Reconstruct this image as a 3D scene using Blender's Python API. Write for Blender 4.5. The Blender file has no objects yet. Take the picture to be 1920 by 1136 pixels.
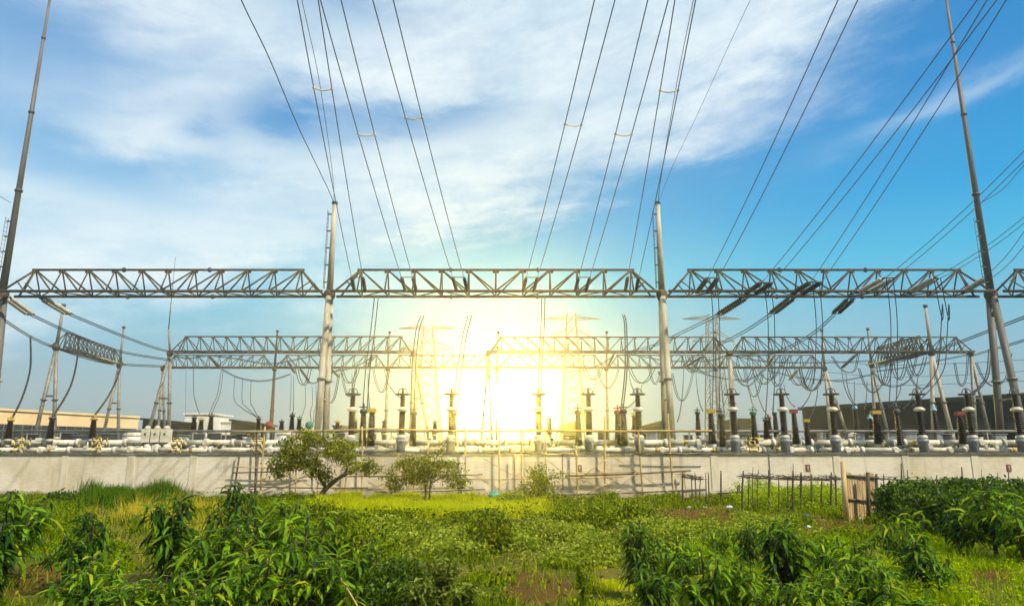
import bpy, math, random
import numpy as np
from mathutils import Vector, Matrix
random.seed(7); RNG = np.random.default_rng(11)
SC = bpy.context.scene
COL = SC.collection
R = math.radians

# ------------------------------------------------------------------ camera numbers
F, CX, CY = 1280.0, 960.0, 568.0
PITCH = R(12.2); CZ = 2.7
cs, sn = math.cos(PITCH), math.sin(PITCH)
def ray(px, py):
    x, u = (px-CX)/F, -(py-CY)/F
    return Vector((x, cs-u*sn, sn+u*cs))
def U(px, py, Y):
    d = ray(px, py); return Vector((d.x*Y/d.y, Y, CZ+d.z*Y/d.y))
def G(px, py):
    d = ray(px, py); t = -CZ/d.z
    return Vector((d.x*t, d.y*t, 0))
def PX(p):
    dx, dy, dz = p[0], p[1], p[2]-CZ
    f = dy*cs+dz*sn; u = -dy*sn+dz*cs
    return CX+F*dx/f, CY-F*u/f
def PXn(x, y, z):
    f = y*cs+(z-CZ)*sn; u = -y*sn+(z-CZ)*cs
    return CX+F*x/f, CY-F*u/f

# ------------------------------------------------------------------ materials
class NT:
    """tiny helper: shader maths by expression"""
    def __init__(s, tree): s.t = tree
    def n(s, typ, **kw):
        nd = s.t.nodes.new(typ)
        for k, v in kw.items(): setattr(nd, k, v)
        return nd
    def m(s, op, a, b=None, c=None):
        nd = s.n('ShaderNodeMath', operation=op)
        for i, v in enumerate((a, b, c)):
            if v is None: continue
            if isinstance(v, (int, float)): nd.inputs[i].default_value = v
            else: s.t.links.new(v, nd.inputs[i])
        return nd.outputs[0]
    def link(s, a, b): s.t.links.new(a, b)
    def mix(s, f, a, b, blend='MIX'):
        nd = s.n('ShaderNodeMix', data_type='RGBA', blend_type=blend)
        for sock, v in ((nd.inputs[0], f), (nd.inputs[6], a), (nd.inputs[7], b)):
            if isinstance(v, (int, float)): sock.default_value = v
            elif isinstance(v, (tuple, list)): sock.default_value = (*v[:3], 1)
            else: s.t.links.new(v, sock)
        return nd.outputs[2]
    def ramp(s, f, stops):
        nd = s.n('ShaderNodeValToRGB'); cr = nd.color_ramp
        while len(cr.elements) < len(stops): cr.elements.new(.5)
        for e, (p, c) in zip(cr.elements, stops):
            e.position = p; e.color = (*c, 1) if len(c) == 3 else c
        s.t.links.new(f, nd.inputs[0]); return nd.outputs[0]
    def sstep(s, v, a, b):
        nd = s.n('ShaderNodeMapRange', interpolation_type='SMOOTHSTEP')
        s.t.links.new(v, nd.inputs[0]); nd.inputs[1].default_value = a; nd.inputs[2].default_value = b
        return nd.outputs[0]
    def noise(s, vec, scale, detail=4, rough=.55, dist=0):
        nd = s.n('ShaderNodeTexNoise'); nd.inputs['Scale'].default_value = scale
        nd.inputs['Detail'].default_value = detail; nd.inputs['Roughness'].default_value = rough
        nd.inputs['Distortion'].default_value = dist
        if vec is not None: s.t.links.new(vec, nd.inputs['Vector'])
        return nd.outputs[0]

def mat(name, c1, c2=None, rough=.6, metal=0, scale=3.0, bump=0, stretch=(1, 1, 1), spec=.5):
    m = bpy.data.materials.new(name); m.use_nodes = True
    t = NT(m.node_tree); b = m.node_tree.nodes['Principled BSDF']
    b.inputs['Roughness'].default_value = rough; b.inputs['Metallic'].default_value = metal
    b.inputs['Specular IOR Level'].default_value = spec
    tc = t.n('ShaderNodeTexCoord'); mp = t.n('ShaderNodeMapping'); mp.inputs['Scale'].default_value = stretch
    t.link(tc.outputs['Object'], mp.inputs[0])
    nz = t.noise(mp.outputs[0], scale, 6, .6)
    f = t.sstep(nz, .36, .66)
    t.link(t.mix(f, c1, c2 or tuple(v*.62 for v in c1)), b.inputs['Base Color'])
    if bump:
        bp = t.n('ShaderNodeBump'); bp.inputs['Strength'].default_value = bump; bp.inputs['Distance'].default_value = .02
        t.link(t.noise(mp.outputs[0], scale*8, 4), bp.inputs['Height']); t.link(bp.outputs[0], b.inputs['Normal'])
    return m

def leafmat(name, cols, trans=.42, rough=.6, spec=.05, tcol=None):
    m = bpy.data.materials.new(name); m.use_nodes = True
    t = NT(m.node_tree); nt = m.node_tree; b = nt.nodes['Principled BSDF']; out = nt.nodes['Material Output']
    g = t.n('ShaderNodeNewGeometry')
    n = len(cols)
    col = t.ramp(g.outputs['Random Per Island'], [((i+.5)/n, c) for i, c in enumerate(cols)])
    t.link(col, b.inputs['Base Color']); b.inputs['Roughness'].default_value = rough
    b.inputs['Specular IOR Level'].default_value = spec
    tr = t.n('ShaderNodeBsdfTranslucent')
    t.link(t.mix(1.0, col, tcol or (1.9, 1.7, .5), 'MULTIPLY'), tr.inputs[0])
    mx = t.n('ShaderNodeMixShader'); mx.inputs[0].default_value = trans
    t.link(b.outputs[0], mx.inputs[1]); t.link(tr.outputs[0], mx.inputs[2]); t.link(mx.outputs[0], out.inputs['Surface'])
    return m

M = {}
M['steel'] = mat('galvanised_steel', (.22, .205, .17), (.13, .12, .095), .55, .2, 1.2)
M['brownsteel'] = mat('weathered_truss_steel', (.085, .062, .034), (.045, .033, .018), .75, 0, 1.5, spec=.25)
M['darksteel'] = mat('dark_steel', (.07, .065, .06), (.04, .036, .032), .6, .2, 2)
M['paint'] = mat('pale_tube_paint', (.44, .39, .28), (.20, .155, .09), .65, 0, .9, stretch=(2, 2, .35))
M['wire'] = mat('conductor_aluminium', (.028, .03, .032), (.018, .018, .02), .7, 0, 5, spec=.2)
M['linewire'] = mat('bright_conductor', (.15, .155, .15), (.09, .09, .085), .6, 0, 4, spec=.3)
M['maststeel'] = mat('dark_mast_steel', (.13, .115, .09), (.075, .062, .045), .65, .1, .9, stretch=(2, 2, .4))
M['porcelain'] = mat('brown_porcelain', (.024, .013, .008), (.014, .008, .005), .35, 0, 2, spec=.3)
M['greyins'] = mat('grey_insulator', (.48, .45, .38), (.3, .28, .22), .4, 0, 4)
M['white'] = mat('white_enamel', (.66, .60, .45), (.40, .35, .24), .4, 0, 1.3)
M['whitedirty'] = mat('dirty_white_enamel', (.62, .58, .48), (.34, .31, .24), .5, 0, 1.1)
M['greybase'] = mat('grey_pedestal_paint', (.22, .24, .25), (.14, .15, .15), .5, .1, 2)
M['yellow'] = mat('yellow_paint', (.42, .28, .02), (.3, .19, .015), .6)
M['red'] = mat('red_paint', (.24, .025, .018), (.15, .015, .012), .6)
M['green'] = mat('green_paint', (.03, .16, .10), (.02, .10, .07), .5)
M['blue'] = mat('pale_blue_paint', (.30, .47, .55), (.2, .35, .42), .5)
M['bamboo'] = mat('aged_bamboo', (.50, .36, .13), (.34, .22, .08), .6, 0, 3, .2, (1, 1, .3))
M['bamboodark'] = mat('dark_bamboo', (.13, .085, .04), (.07, .045, .02), .7, 0, 3, .2, (1, 1, .3))
M['slat'] = mat('split_bamboo_slat', (.54, .38, .17), (.24, .145, .05), .6, 0, 3.2, .25, (7, 7, .5))
M['stick'] = mat('dry_stick', (.085, .06, .035), (.05, .034, .02), .8, 0, 6, .3)
M['bark'] = mat('bark', (.085, .06, .035), (.04, .03, .018), .85, 0, 9, .6, (1, 1, .3))
M['coping'] = mat('coping_concrete', (.16, .13, .09), (.09, .07, .05), .8, 0, 2.5, .4)
M['beige'] = mat('beige_render', (.80, .58, .30), (.7, .49, .24), .8, 0, .3)
M['housewhite'] = mat('white_render', (.72, .69, .60), (.6, .56, .47), .8, 0, .4)
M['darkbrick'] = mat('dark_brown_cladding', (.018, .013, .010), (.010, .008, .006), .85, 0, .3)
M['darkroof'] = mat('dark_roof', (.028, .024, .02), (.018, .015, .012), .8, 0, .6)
M['glassdark'] = mat('dark_glazing', (.03, .035, .035), (.055, .06, .055), .2, 0, .5)
M['litter_white'] = mat('white_plastic_bag', (.7, .7, .68), (.5, .5, .48), .5)
M['litter_blue'] = mat('blue_plastic_bag', (.03, .10, .28), (.02, .06, .2), .4)
M['litter_teal'] = mat('teal_plastic_sheet', (.05, .35, .32), (.04, .25, .24), .4)
M['litter_pink'] = mat('pink_plastic_bag', (.6, .2, .25), (.5, .12, .18), .4)
def hazard():
    m = bpy.data.materials.new('black_yellow_stripes'); m.use_nodes = True
    t = NT(m.node_tree); b = m.node_tree.nodes['Principled BSDF']; b.inputs['Roughness'].default_value = .5
    tc = t.n('ShaderNodeTexCoord'); sp = t.n('ShaderNodeSeparateXYZ'); t.link(tc.outputs['Object'], sp.inputs[0])
    s = t.m('FRACT', t.m('MULTIPLY', t.m('ADD', t.m('ADD', sp.outputs[0], sp.outputs[1]), sp.outputs[2]), 2.6))
    t.link(t.mix(t.m('GREATER_THAN', s, .5), (.55, .38, .02), (.02, .02, .018)), b.inputs['Base Color'])
    return m
M['hazard'] = hazard()
def wallmat():
    m = bpy.data.materials.new('painted_brick_wall'); m.use_nodes = True
    t = NT(m.node_tree); b = m.node_tree.nodes['Principled BSDF']; b.inputs['Roughness'].default_value = .85
    tc = t.n('ShaderNodeTexCoord'); sp = t.n('ShaderNodeSeparateXYZ'); t.link(tc.outputs['Object'], sp.inputs[0])
    cb = t.n('ShaderNodeCombineXYZ'); t.link(sp.outputs[0], cb.inputs[0]); t.link(sp.outputs[2], cb.inputs[1])
    br = t.n('ShaderNodeTexBrick'); t.link(cb.outputs[0], br.inputs['Vector'])
    br.inputs['Scale'].default_value = 1; br.inputs['Brick Width'].default_value = .30; br.inputs['Row Height'].default_value = .095
    br.inputs['Mortar Size'].default_value = .011; br.inputs['Mortar Smooth'].default_value = .3
    br.inputs['Color1'].default_value = (.72, .62, .47, 1); br.inputs['Color2'].default_value = (.65, .56, .42, 1)
    br.inputs['Mortar'].default_value = (.58, .49, .34, 1)
    st = t.sstep(t.noise(tc.outputs['Object'], .35, 6, .65), .40, .68)
    c = t.mix(st, br.outputs['Color'], t.mix(1, br.outputs['Color'], (.80, .76, .66), 'MULTIPLY'))
    mp = t.n('ShaderNodeMapping'); mp.inputs['Scale'].default_value = (1.4, 1, .09); t.link(tc.outputs['Object'], mp.inputs[0])
    dr = t.sstep(t.noise(mp.outputs[0], 1.6, 6, .65), .53, .72)
    c = t.mix(t.m('MULTIPLY', dr, .75), c, (.38, .30, .19))
    low = t.sstep(t.m('ADD', sp.outputs[2], t.m('MULTIPLY', t.noise(tc.outputs['Object'], 1.7, 4), .5)), .95, .35)
    c = t.mix(t.m('MULTIPLY', low, .55), c, (.27, .25, .15))
    t.link(c, b.inputs['Base Color'])
    bp = t.n('ShaderNodeBump'); bp.inputs['Strength'].default_value = .5; bp.inputs['Distance'].default_value = .015
    t.link(t.m('SUBTRACT', t.noise(tc.outputs['Object'], 14, 4), br.outputs['Fac']), bp.inputs['Height']); t.link(bp.outputs[0], b.inputs['Normal'])
    return m
M['wall'] = wallmat()
M['pilaster'] = mat('pilaster_cement', (.60, .52, .37), (.46, .38, .25), .85, 0, 1.6, .3, (1, 1, .25))
M['plinth'] = mat('plinth_cement', (.50, .44, .34), (.33, .28, .19), .9, 0, 1.2, .3)
M['peach'] = leafmat('peach_leaf', [(.014, .042, .001), (.05, .125, .002), (.13, .25, .003), (.26, .40, .005), (.03, .09, .002), (.02, .06, .002), (.10, .21, .003), (.20, .34, .004), (.012, .035, .001), (.06, .14, .002), (.33, .38, .01)], .36, .55, .12)
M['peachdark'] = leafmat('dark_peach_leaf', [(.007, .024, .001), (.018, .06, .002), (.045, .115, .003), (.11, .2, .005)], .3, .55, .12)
M['treeleaf'] = leafmat('tree_leaf', [(.045, .07, .002), (.11, .145, .003), (.22, .235, .006)], .45)
M['bushleaf'] = leafmat('hedge_leaf', [(.012, .035, .001), (.03, .07, .002), (.06, .12, .003), (.12, .2, .006)], .36, .5, .2)
M['herbleaf'] = leafmat('pale_herb_leaf', [(.14, .20, .006), (.25, .32, .02), (.38, .43, .06), (.05, .09, .003)], .35)
M['greyherb'] = leafmat('grey_herb_leaf', [(.04, .07, .004), (.10, .14, .012), (.2, .24, .04)], .35)
M['grass'] = leafmat('grass_blade', [(.03, .065, .001), (.09, .16, .001), (.18, .26, .002), (.30, .34, .004)], .45)
M['drygrass'] = leafmat('dry_grass_blade', [(.40, .35, .02), (.52, .40, .04), (.26, .28, .01), (.58, .42, .08)], .45)
M['reed'] = leafmat('reed_blade', [(.02, .06, .001), (.055, .13, .002), (.12, .2, .003)], .4)
M['limegrass'] = leafmat('lime_grass_blade', [(.42, .46, .004), (.55, .55, .006), (.26, .34, .004)], .5)
M['rape'] = leafmat('rape_stem', [(.10, .18, .002), (.22, .33, .003), (.38, .46, .006)], .45)
M['flower'] = leafmat('rape_flower', [(.5, .46, .02), (.42, .42, .02)], .3)
M['darkherb'] = leafmat('low_herb_leaf', [(.018, .04, .001), (.055, .105, .001), (.13, .20, .002), (.26, .31, .004)], .42)

# ------------------------------------------------------------------ mesh builder
ROOT = {}
class MB:
    def __init__(s): s.v = []; s.f = []; s.flat = set()
    def ring(s, c, a, b, r, n):
        i0 = len(s.v)
        for k in range(n):
            t = 2*math.pi*k/n; s.v.append(c+a*(r*math.cos(t))+b*(r*math.sin(t)))
        return i0
    @staticmethod
    def frame(d):
        d = d.normalized(); h = Vector((0, 0, 1)) if abs(d.z) < .95 else Vector((1, 0, 0))
        a = d.cross(h).normalized(); return a, a.cross(d).normalized()*-1
    def lathe(s, prof, p, q, n=10):
        """prof: list of (radius, t 0..1) along p->q"""
        p = Vector(p); q = Vector(q); d = q-p; a, b = s.frame(d); prev = None
        for i, (r, t) in enumerate(prof):
            cur = s.ring(p+d*t, a, b, max(r, 1e-4), n)
            if prev is not None:
                for k in range(n):
                    s.f.append((prev+k, prev+(k+1) % n, cur+(k+1) % n, cur+k))
            else: s.f.append(tuple(cur+k for k in reversed(range(n))))
            prev = cur
        s.f.append(tuple(prev+k for k in range(n)))
        return s
    def tube(s, p, q, r0, r1=None, n=6): return s.lathe([(r0, 0), (r0 if r1 is None else r1, 1)], p, q, n)
    def sweep(s, pts, r, n=5):
        prev = None; N = len(pts); a = None
        for i, p in enumerate(pts):
            d = (pts[min(i+1, N-1)]-pts[max(i-1, 0)]).normalized()
            if a is None: a, b = s.frame(d)
            else:
                a = a-d*a.dot(d); a = a.normalized() if a.length > 1e-4 else s.frame(d)[0]; b = d.cross(a)
            rr = r[i] if isinstance(r, (list, tuple)) else r
            cur = s.ring(p, a, b, rr, n)
            if prev is not None:
                for k in range(n): s.f.append((prev+k, prev+(k+1) % n, cur+(k+1) % n, cur+k))
            else: s.f.append(tuple(cur+k for k in reversed(range(n))))
            prev = cur
        s.f.append(tuple(prev+k for k in range(n))); return s
    def box(s, c, sz, ax=None):
        c = Vector(c); i = len(s.v)
        X, Y, Z = ax or (Vector((1, 0, 0)), Vector((0, 1, 0)), Vector((0, 0, 1)))
        for dz in (-.5, .5):
            for dx, dy in ((-.5, -.5), (.5, -.5), (.5, .5), (-.5, .5)):
                s.v.append(c+X*(dx*sz[0])+Y*(dy*sz[1])+Z*(dz*sz[2]))
        for q in ((0, 3, 2, 1), (4, 5, 6, 7), (0, 1, 5, 4), (1, 2, 6, 5), (2, 3, 7, 6), (3, 0, 4, 7)):
            s.flat.add(len(s.f)); s.f.append(tuple(i+k for k in q))
        return s
    def prism(s, poly, axis):
        """closed polygon (list of Vector) extruded along axis"""
        i = len(s.v); n = len(poly)
        s.v += [Vector(p) for p in poly]+[Vector(p)+Vector(axis) for p in poly]
        fs = [tuple(i+k for k in range(n)), tuple(i+n+k for k in reversed(range(n)))]
        fs += [(i+k, i+n+k, i+n+(k+1) % n, i+(k+1) % n) for k in range(n)]
        for f in fs: s.flat.add(len(s.f)); s.f.append(f)
        return s
    def ball(s, c, r, n=10):
        c = Vector(c); k = 6
        prof = [(r*math.sin(math.pi*i/k), .5-.5*math.cos(math.pi*i/k)) for i in range(k+1)]
        return s.lathe(prof, c-Vector((0, 0, r)), c+Vector((0, 0, r)), n)
    def build(s, name, m, parent=None):
        off = ROOT.get(parent.name, Vector()) if parent else Vector()
        me = bpy.data.meshes.new(name); me.from_pydata([tuple(Vector(v)-off) for v in s.v], [], s.f)
        fl = [i not in s.flat for i in range(len(s.f))]
        me.polygons.foreach_set('use_smooth', [f and len(s.f[i]) == 4 for i, f in enumerate(fl)])
        me.materials.append(m); me.update()
        o = bpy.data.objects.new(name, me); COL.objects.link(o)
        if parent: o.parent = parent; ROOT[o.name] = off
        return o

def empty(name, loc=(0, 0, 0)):
    o = bpy.data.objects.new(name, None); COL.objects.link(o); o.location = loc
    o.empty_display_size = .2; ROOT[o.name] = Vector(loc); return o
def tag(o, label=None, cat=None, group=None, kind=None):
    if label: o['label'] = label
    if cat: o['category'] = cat
    if group: o['group'] = group
    if kind: o['kind'] = kind
    return o
def copy_tree(o, parent=None):
    c = o.copy(); COL.objects.link(c); c.parent = parent
    for ch in o.children: copy_tree(ch, c)
    return c
def thing(name, loc, label, cat, group=None): return tag(empty(name, loc), label, cat, group)

def smooth(pts, k=5):
    P = [Vector(p) for p in pts]; out = []
    for i in range(len(P)-1):
        p0, p1, p2, p3 = P[max(i-1, 0)], P[i], P[i+1], P[min(i+2, len(P)-1)]
        for j in range(k):
            t = j/k
            out.append(.5*((2*p1)+(p2-p0)*t+(2*p0-5*p1+4*p2-p3)*t*t+(3*p1-p0-3*p2+p3)*t**3))
    return out+[P[-1]]

# numpy meshes (leaves, blades)
def np_mesh(name, V, T, m, parent=None, loc=None):
    me = bpy.data.meshes.new(name); n, k = len(V), len(T)
    me.vertices.add(n); me.vertices.foreach_set('co', np.ascontiguousarray(V, np.float32).ravel())
    me.loops.add(k*3); me.loops.foreach_set('vertex_index', np.ascontiguousarray(T, np.int32).ravel())
    me.polygons.add(k); me.polygons.foreach_set('loop_start', np.arange(0, k*3, 3, dtype=np.int32))
    me.update(calc_edges=True); me.validate(); me.materials.append(m)
    o = bpy.data.objects.new(name, me); COL.objects.link(o)
    if parent: o.parent = parent
    return o
def nrm(a): return a/np.maximum(np.linalg.norm(a, axis=1, keepdims=True), 1e-9)
def leaf_arrays(P, D, L, W, droop, fold=.35):
    """curved folded lance leaves"""
    n = len(P); D = nrm(D); up = np.tile([0, 0, 1.], (n, 1))
    S = nrm(np.cross(D, up)+RNG.normal(0, .25, (n, 3)))
    st = [(0, 0), (.33, 1.), (.68, .8), (1., 0)]
    pos = P.copy(); d = D.copy(); prev = 0; rows = []
    for t, w in st:
        d = D.copy(); d[:, 2] -= droop*t; d = nrm(d)
        pos = pos+d*((t-prev)*L)[:, None]; prev = t
        nup = nrm(np.cross(S, d))
        if w == 0: rows.append([pos])
        else:
            s = S*(W*w*.5)[:, None]; u = nup*(W*w*.5*fold)[:, None]
            rows.append([pos-s+u, pos, pos+s+u])
    V = np.stack([rows[0][0], *rows[1], *rows[2], rows[3][0]], 1)
    F = np.array([(0, 2, 1), (0, 3, 2), (1, 2, 5), (1, 5, 4), (2, 3, 6), (2, 6, 5), (4, 5, 7), (5, 6, 7)])
    T = (np.arange(n)[:, None, None]*8+F[None]).reshape(-1, 3)
    return V.reshape(-1, 3), T
def diamond_arrays(P, D, L, W):
    n = len(P); D = nrm(D); S = nrm(np.cross(D, RNG.normal(0, 1, (n, 3))))
    mid = P+D*(L*.45)[:, None]
    V = np.stack([P, mid-S*(W*.5)[:, None], P+D*L[:, None], mid+S*(W*.5)[:, None]], 1)
    T = (np.arange(n)[:, None, None]*4+np.array([(0, 1, 2), (0, 2, 3)])[None]).reshape(-1, 3)
    return V.reshape(-1, 3), T
def blade_arrays(P, L, W, lean):
    n = len(P); a = RNG.uniform(0, 2*np.pi, n); b = RNG.uniform(0, 2*np.pi, n)
    S = np.stack([np.cos(a), np.sin(a), 0*a], 1)*(W*.5)[:, None]
    ln = np.stack([np.cos(b), np.sin(b), 0*b], 1)*(lean*L*RNG.uniform(.2, 1, n))[:, None]
    z = np.zeros((n, 3)); z[:, 2] = L
    V = np.stack([P-S, P+S, P+z*.55+ln*.35+S*.8, P+z*.55+ln*.35-S*.8, P+z*.95+ln], 1)
    T = (np.arange(n)[:, None, None]*5+np.array([(0, 1, 2), (0, 2, 3), (3, 2, 4)])[None]).reshape(-1, 3)
    return V.reshape(-1, 3), T
def cat_arrays(parts):
    Vs, Ts, o = [], [], 0
    for V, T in parts: Vs.append(V); Ts.append(T+o); o += len(V)
    return np.concatenate(Vs), np.concatenate(Ts)

# ------------------------------------------------------------------ ground
def gz(x, y):
    return (.07*np.sin(.55*x+.3*y)*np.cos(.42*y)+.05*np.sin(1.3*x+.4)*np.sin(.9*y+1.1)
            + .03*np.sin(2.9*x)*np.cos(2.3*y))
def gzf(x, y): return float(gz(np.float64(x), np.float64(y)))
SOIL = []   # (x, y, rx, ry)
def soil(px, py, wpx, hy):
    g = G(px, py); SOIL.append((g.x, g.y, wpx/F*g.y, hy))
soil(40, 1085, 150, 1.9); soil(1010, 1100, 70, 1.6); soil(1310, 968, 160, 4.2); soil(1610, 988, 75, 2.6); soil(1690, 1000, 60, .9)
soil(1890, 1075, 60, .9); soil(1500, 972, 90, .8); soil(960, 1075, 40, .7)
def soilmask(x, y):
    m = np.zeros_like(x)
    for sx, sy, rx, ry in SOIL: m = np.maximum(m, 1-np.sqrt(((x-sx)/rx)**2+((y-sy)/ry)**2))
    return m
def ground():
    xs = np.concatenate([np.linspace(-146, -45, 12), np.linspace(-44, 44, 190), np.linspace(45, 146, 12)])
    ys = np.concatenate([np.linspace(-60, 4, 8), np.linspace(5, 42, 110), np.linspace(44, 136, 14)])
    X, Y = np.meshgrid(xs, ys); Z = gz(X, Y)*((np.abs(X) < 44) & (Y > 4) & (Y < 41.6))
    Z += .12*np.clip(soilmask(X, Y), 0, 1)*(.6+.4*np.sin(5*X)*np.sin(4*Y))
    nx, ny = len(xs), len(ys); idx = np.arange(nx*ny).reshape(ny, nx)
    q = np.stack([idx[:-1, :-1], idx[:-1, 1:], idx[1:, 1:], idx[1:, :-1]], -1).reshape(-1, 4)
    T = np.concatenate([q[:, [0, 1, 2]], q[:, [0, 2, 3]]])
    m = bpy.data.materials.new('soil_and_turf'); m.use_nodes = True
    t = NT(m.node_tree); b = m.node_tree.nodes['Principled BSDF']; b.inputs['Roughness'].default_value = .95; b.inputs['Specular IOR Level'].default_value = .04
    tc = t.n('ShaderNodeTexCoord'); P = tc.outputs['Object']; sp = t.n('ShaderNodeSeparateXYZ'); t.link(P, sp.inputs[0])
    msk = None
    for sx, sy, rx, ry in SOIL:
        a = t.m('POWER', t.m('DIVIDE', t.m('SUBTRACT', sp.outputs[0], sx), rx), 2)
        c = t.m('POWER', t.m('DIVIDE', t.m('SUBTRACT', sp.outputs[1], sy), ry), 2)
        e = t.m('SUBTRACT', 1, t.m('SQRT', t.m('ADD', a, c)))
        msk = e if msk is None else t.m('MAXIMUM', msk, e)
    nz = t.noise(P, .9, 6, .65)
    f = t.sstep(t.m('ADD', msk, t.m('SUBTRACT', nz, .5)), -.12, .18)
    sc = t.mix(t.noise(P, 5, 6, .7), (.05, .028, .007), (.16, .09, .022))
    gc = t.mix(t.sstep(t.noise(P, .55, 5, .6), .35, .65), (.06, .075, .008), (.14, .115, .02))
    t.link(t.mix(f, gc, sc), b.inputs['Base Color'])
    bp = t.n('ShaderNodeBump'); bp.inputs['Strength'].default_value = .8; bp.inputs['Distance'].default_value = .06
    t.link(t.noise(P, 9, 6, .7), bp.inputs['Height']); t.link(bp.outputs[0], b.inputs['Normal'])
    o = np_mesh('ground', np.stack([X.ravel(), Y.ravel(), Z.ravel()], 1), T, m); tag(o, kind='structure')
ground()

# ------------------------------------------------------------------ perimeter wall
WY = 42.0
wz = U(960, 852, WY).z
w = thing('perimeter_wall', (0, WY, 0), 'long pale painted brick wall with a dark coping, behind the overgrown garden', 'wall')
MB().box((0, WY+.15, wz/2), (124, .3, wz)).build('wall', M['wall'], w)
c = MB()
c.box((0, WY+.15, wz+.075), (124.4, .52, .11)); c.build('coping', M['coping'], w)
MB().box((0, WY-.06, .19), (124, .12, .4)).build('plinth', M['plinth'], w)
for px in (-10, 120, 245, 362, 1195, 1340, 1570, 1700, 1830):
    x = U(px, 880, WY).x
    MB().box((x, WY-.02, .4+(wz-.4)/2), (.42, .04, wz-.42)).build('pilaster', M['pilaster'], w)
for px in (1443, 1055):
    x = U(px, 880, WY).x
    MB().box((x, WY-.015, wz/2+.2), (.05, .03, wz-.42)).build('expansion_joint', M['coping'], w)
for i, (px, py, lab) in enumerate(((1087, 878, 'small red plate on the wall, behind the bamboo scaffold'), (1515, 877, 'small red plate on the wall, above the stick fence left of the gate'), (1892, 877, 'small red plate at the right end of the wall, above the dark hedge'))):
    p = U(px, py, WY-.02)
    s = thing('wall_plate', p, lab, 'sign', 'red plates on the perimeter wall')
    MB().box(p, (.26, .03, .40)).build('plate', M['red'], s)
    k = MB()
    for dz, ww in ((.12, .15), (.07, .10), (.0, .16), (-.06, .09), (-.12, .15)): k.box(p+Vector((0, -.019, dz)), (ww, .008, .022))
    k.box(p+Vector((0, -.0195, .03)), (.022, .0085, .2)); k.build('marking', M['whitedirty'], s)

# ------------------------------------------------------------------ trusses
def truss(p0, p1, h, wid, n, r, inset, label, group, m=None, flanges=(), lean=None, bow=0):
    """triangular lattice beam; p0,p1 the middle of the bottom plane at its two ends"""
    m = m or M['brownsteel']
    p0, p1 = Vector(p0), Vector(p1); t = thing('truss_beam', p0, label, 'truss beam', group)
    d = (p1-p0); L = d.length; d.normalize(); s = Vector((-d.y, d.x, 0)).normalized()
    if s.y > 0: s = -s                       # towards the road
    up = Vector((0, 0, 1)); A = s*(wid/2); B = -A
    top = [p0+d*(inset+(L-2*inset)*i/n)+up*h for i in range(n+1)]
    bot = [p0+d*(inset+(L-2*inset)*i/n) for i in range(n+1)]
    MB().tube(top[0]-d*r*3, top[-1]+d*r*3, r*1.15).build('top_chord', m, t)
    MB().tube(p0+A, p1+A, r*1.35).build('bottom_chord', m, t)
    MB().tube(p0+B, p1+B, r*1.35).build('bottom_chord', m, t)
    for i in range(n+1):
        for S in (A, B): MB().tube(top[i], bot[i]+S, r*.72, n=5).build('strut', m, t)
        MB().tube(bot[i]+A, bot[i]+B, r*.7, n=5).build('cross_tie', m, t)
        if i == n: continue
        a, b = (i, i+1) if i < n/2 else (i+1, i)
        for S in (A, B): MB().tube(top[a], bot[b]+S, r*.8, n=5).build('diagonal', m, t)
        S = A if i % 2 else B
        MB().tube(bot[i]+S, bot[i+1]-S, r*.6, n=5).build('lacing', m, t)
    for e, k, sg in ((p0, 0, 1), (p1, n, -1)):
        for S in (A, B):
            MB().tube(top[k], e+S+d*(sg*r*4), r*1.0, n=5).build('end_brace', m, t)
            MB().tube((top[k]+e+S)/2, bot[k]+S, r*.6, n=5).build('strut', m, t)
    for i in range(n+1): pass
    for fx in flanges:
        q = p0+d*(L*fx)
        MB().lathe([(r*2.3, 0), (r*2.3, 1)], q+up*h-d*r*.9, q+up*h+d*r*.9, 8).build('flange', M['darksteel'], t)
        MB().lathe([(r*2.3, 0), (r*2.3, 1)], q+B-d*r*.9, q+B+d*r*.9, 8).build('flange', M['darksteel'], t)
    # gusset plates under the top chord
    g = MB()
    for i in range(n+1): g.box(top[i]-up*r*1.6, (r*6, r*.8, r*3), (d, s, up))
    g.build('gusset', m, t)
    return t

GY = 52.0
bz = U(960, 551, GY).z; tz = U(960, 506, GY).z
Xp = [U(4, 551, GY).x, U(618, 551, GY).x, U(1241, 551, GY).x, U(1858, 551, GY).x]
Xp.append(Xp[3]+(Xp[3]-Xp[2]))
gl = 'front row gantry beams'
labs = ['brown lattice beam of the front row, left of the left short post',
        'brown lattice beam in the middle of the front row, with six insulator pairs on it',
        'brown lattice beam of the front row, between the right short post and the tall right mast',
        'brown lattice beam cut off by the right edge, beyond the tall right mast']
for i in range(4):
    truss((Xp[i]+.3, GY, bz), (Xp[i+1]-.3, GY, bz), tz-bz, 1.9, 10, .085, 2.05, labs[i], gl, flanges=(.36, .63))

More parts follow.
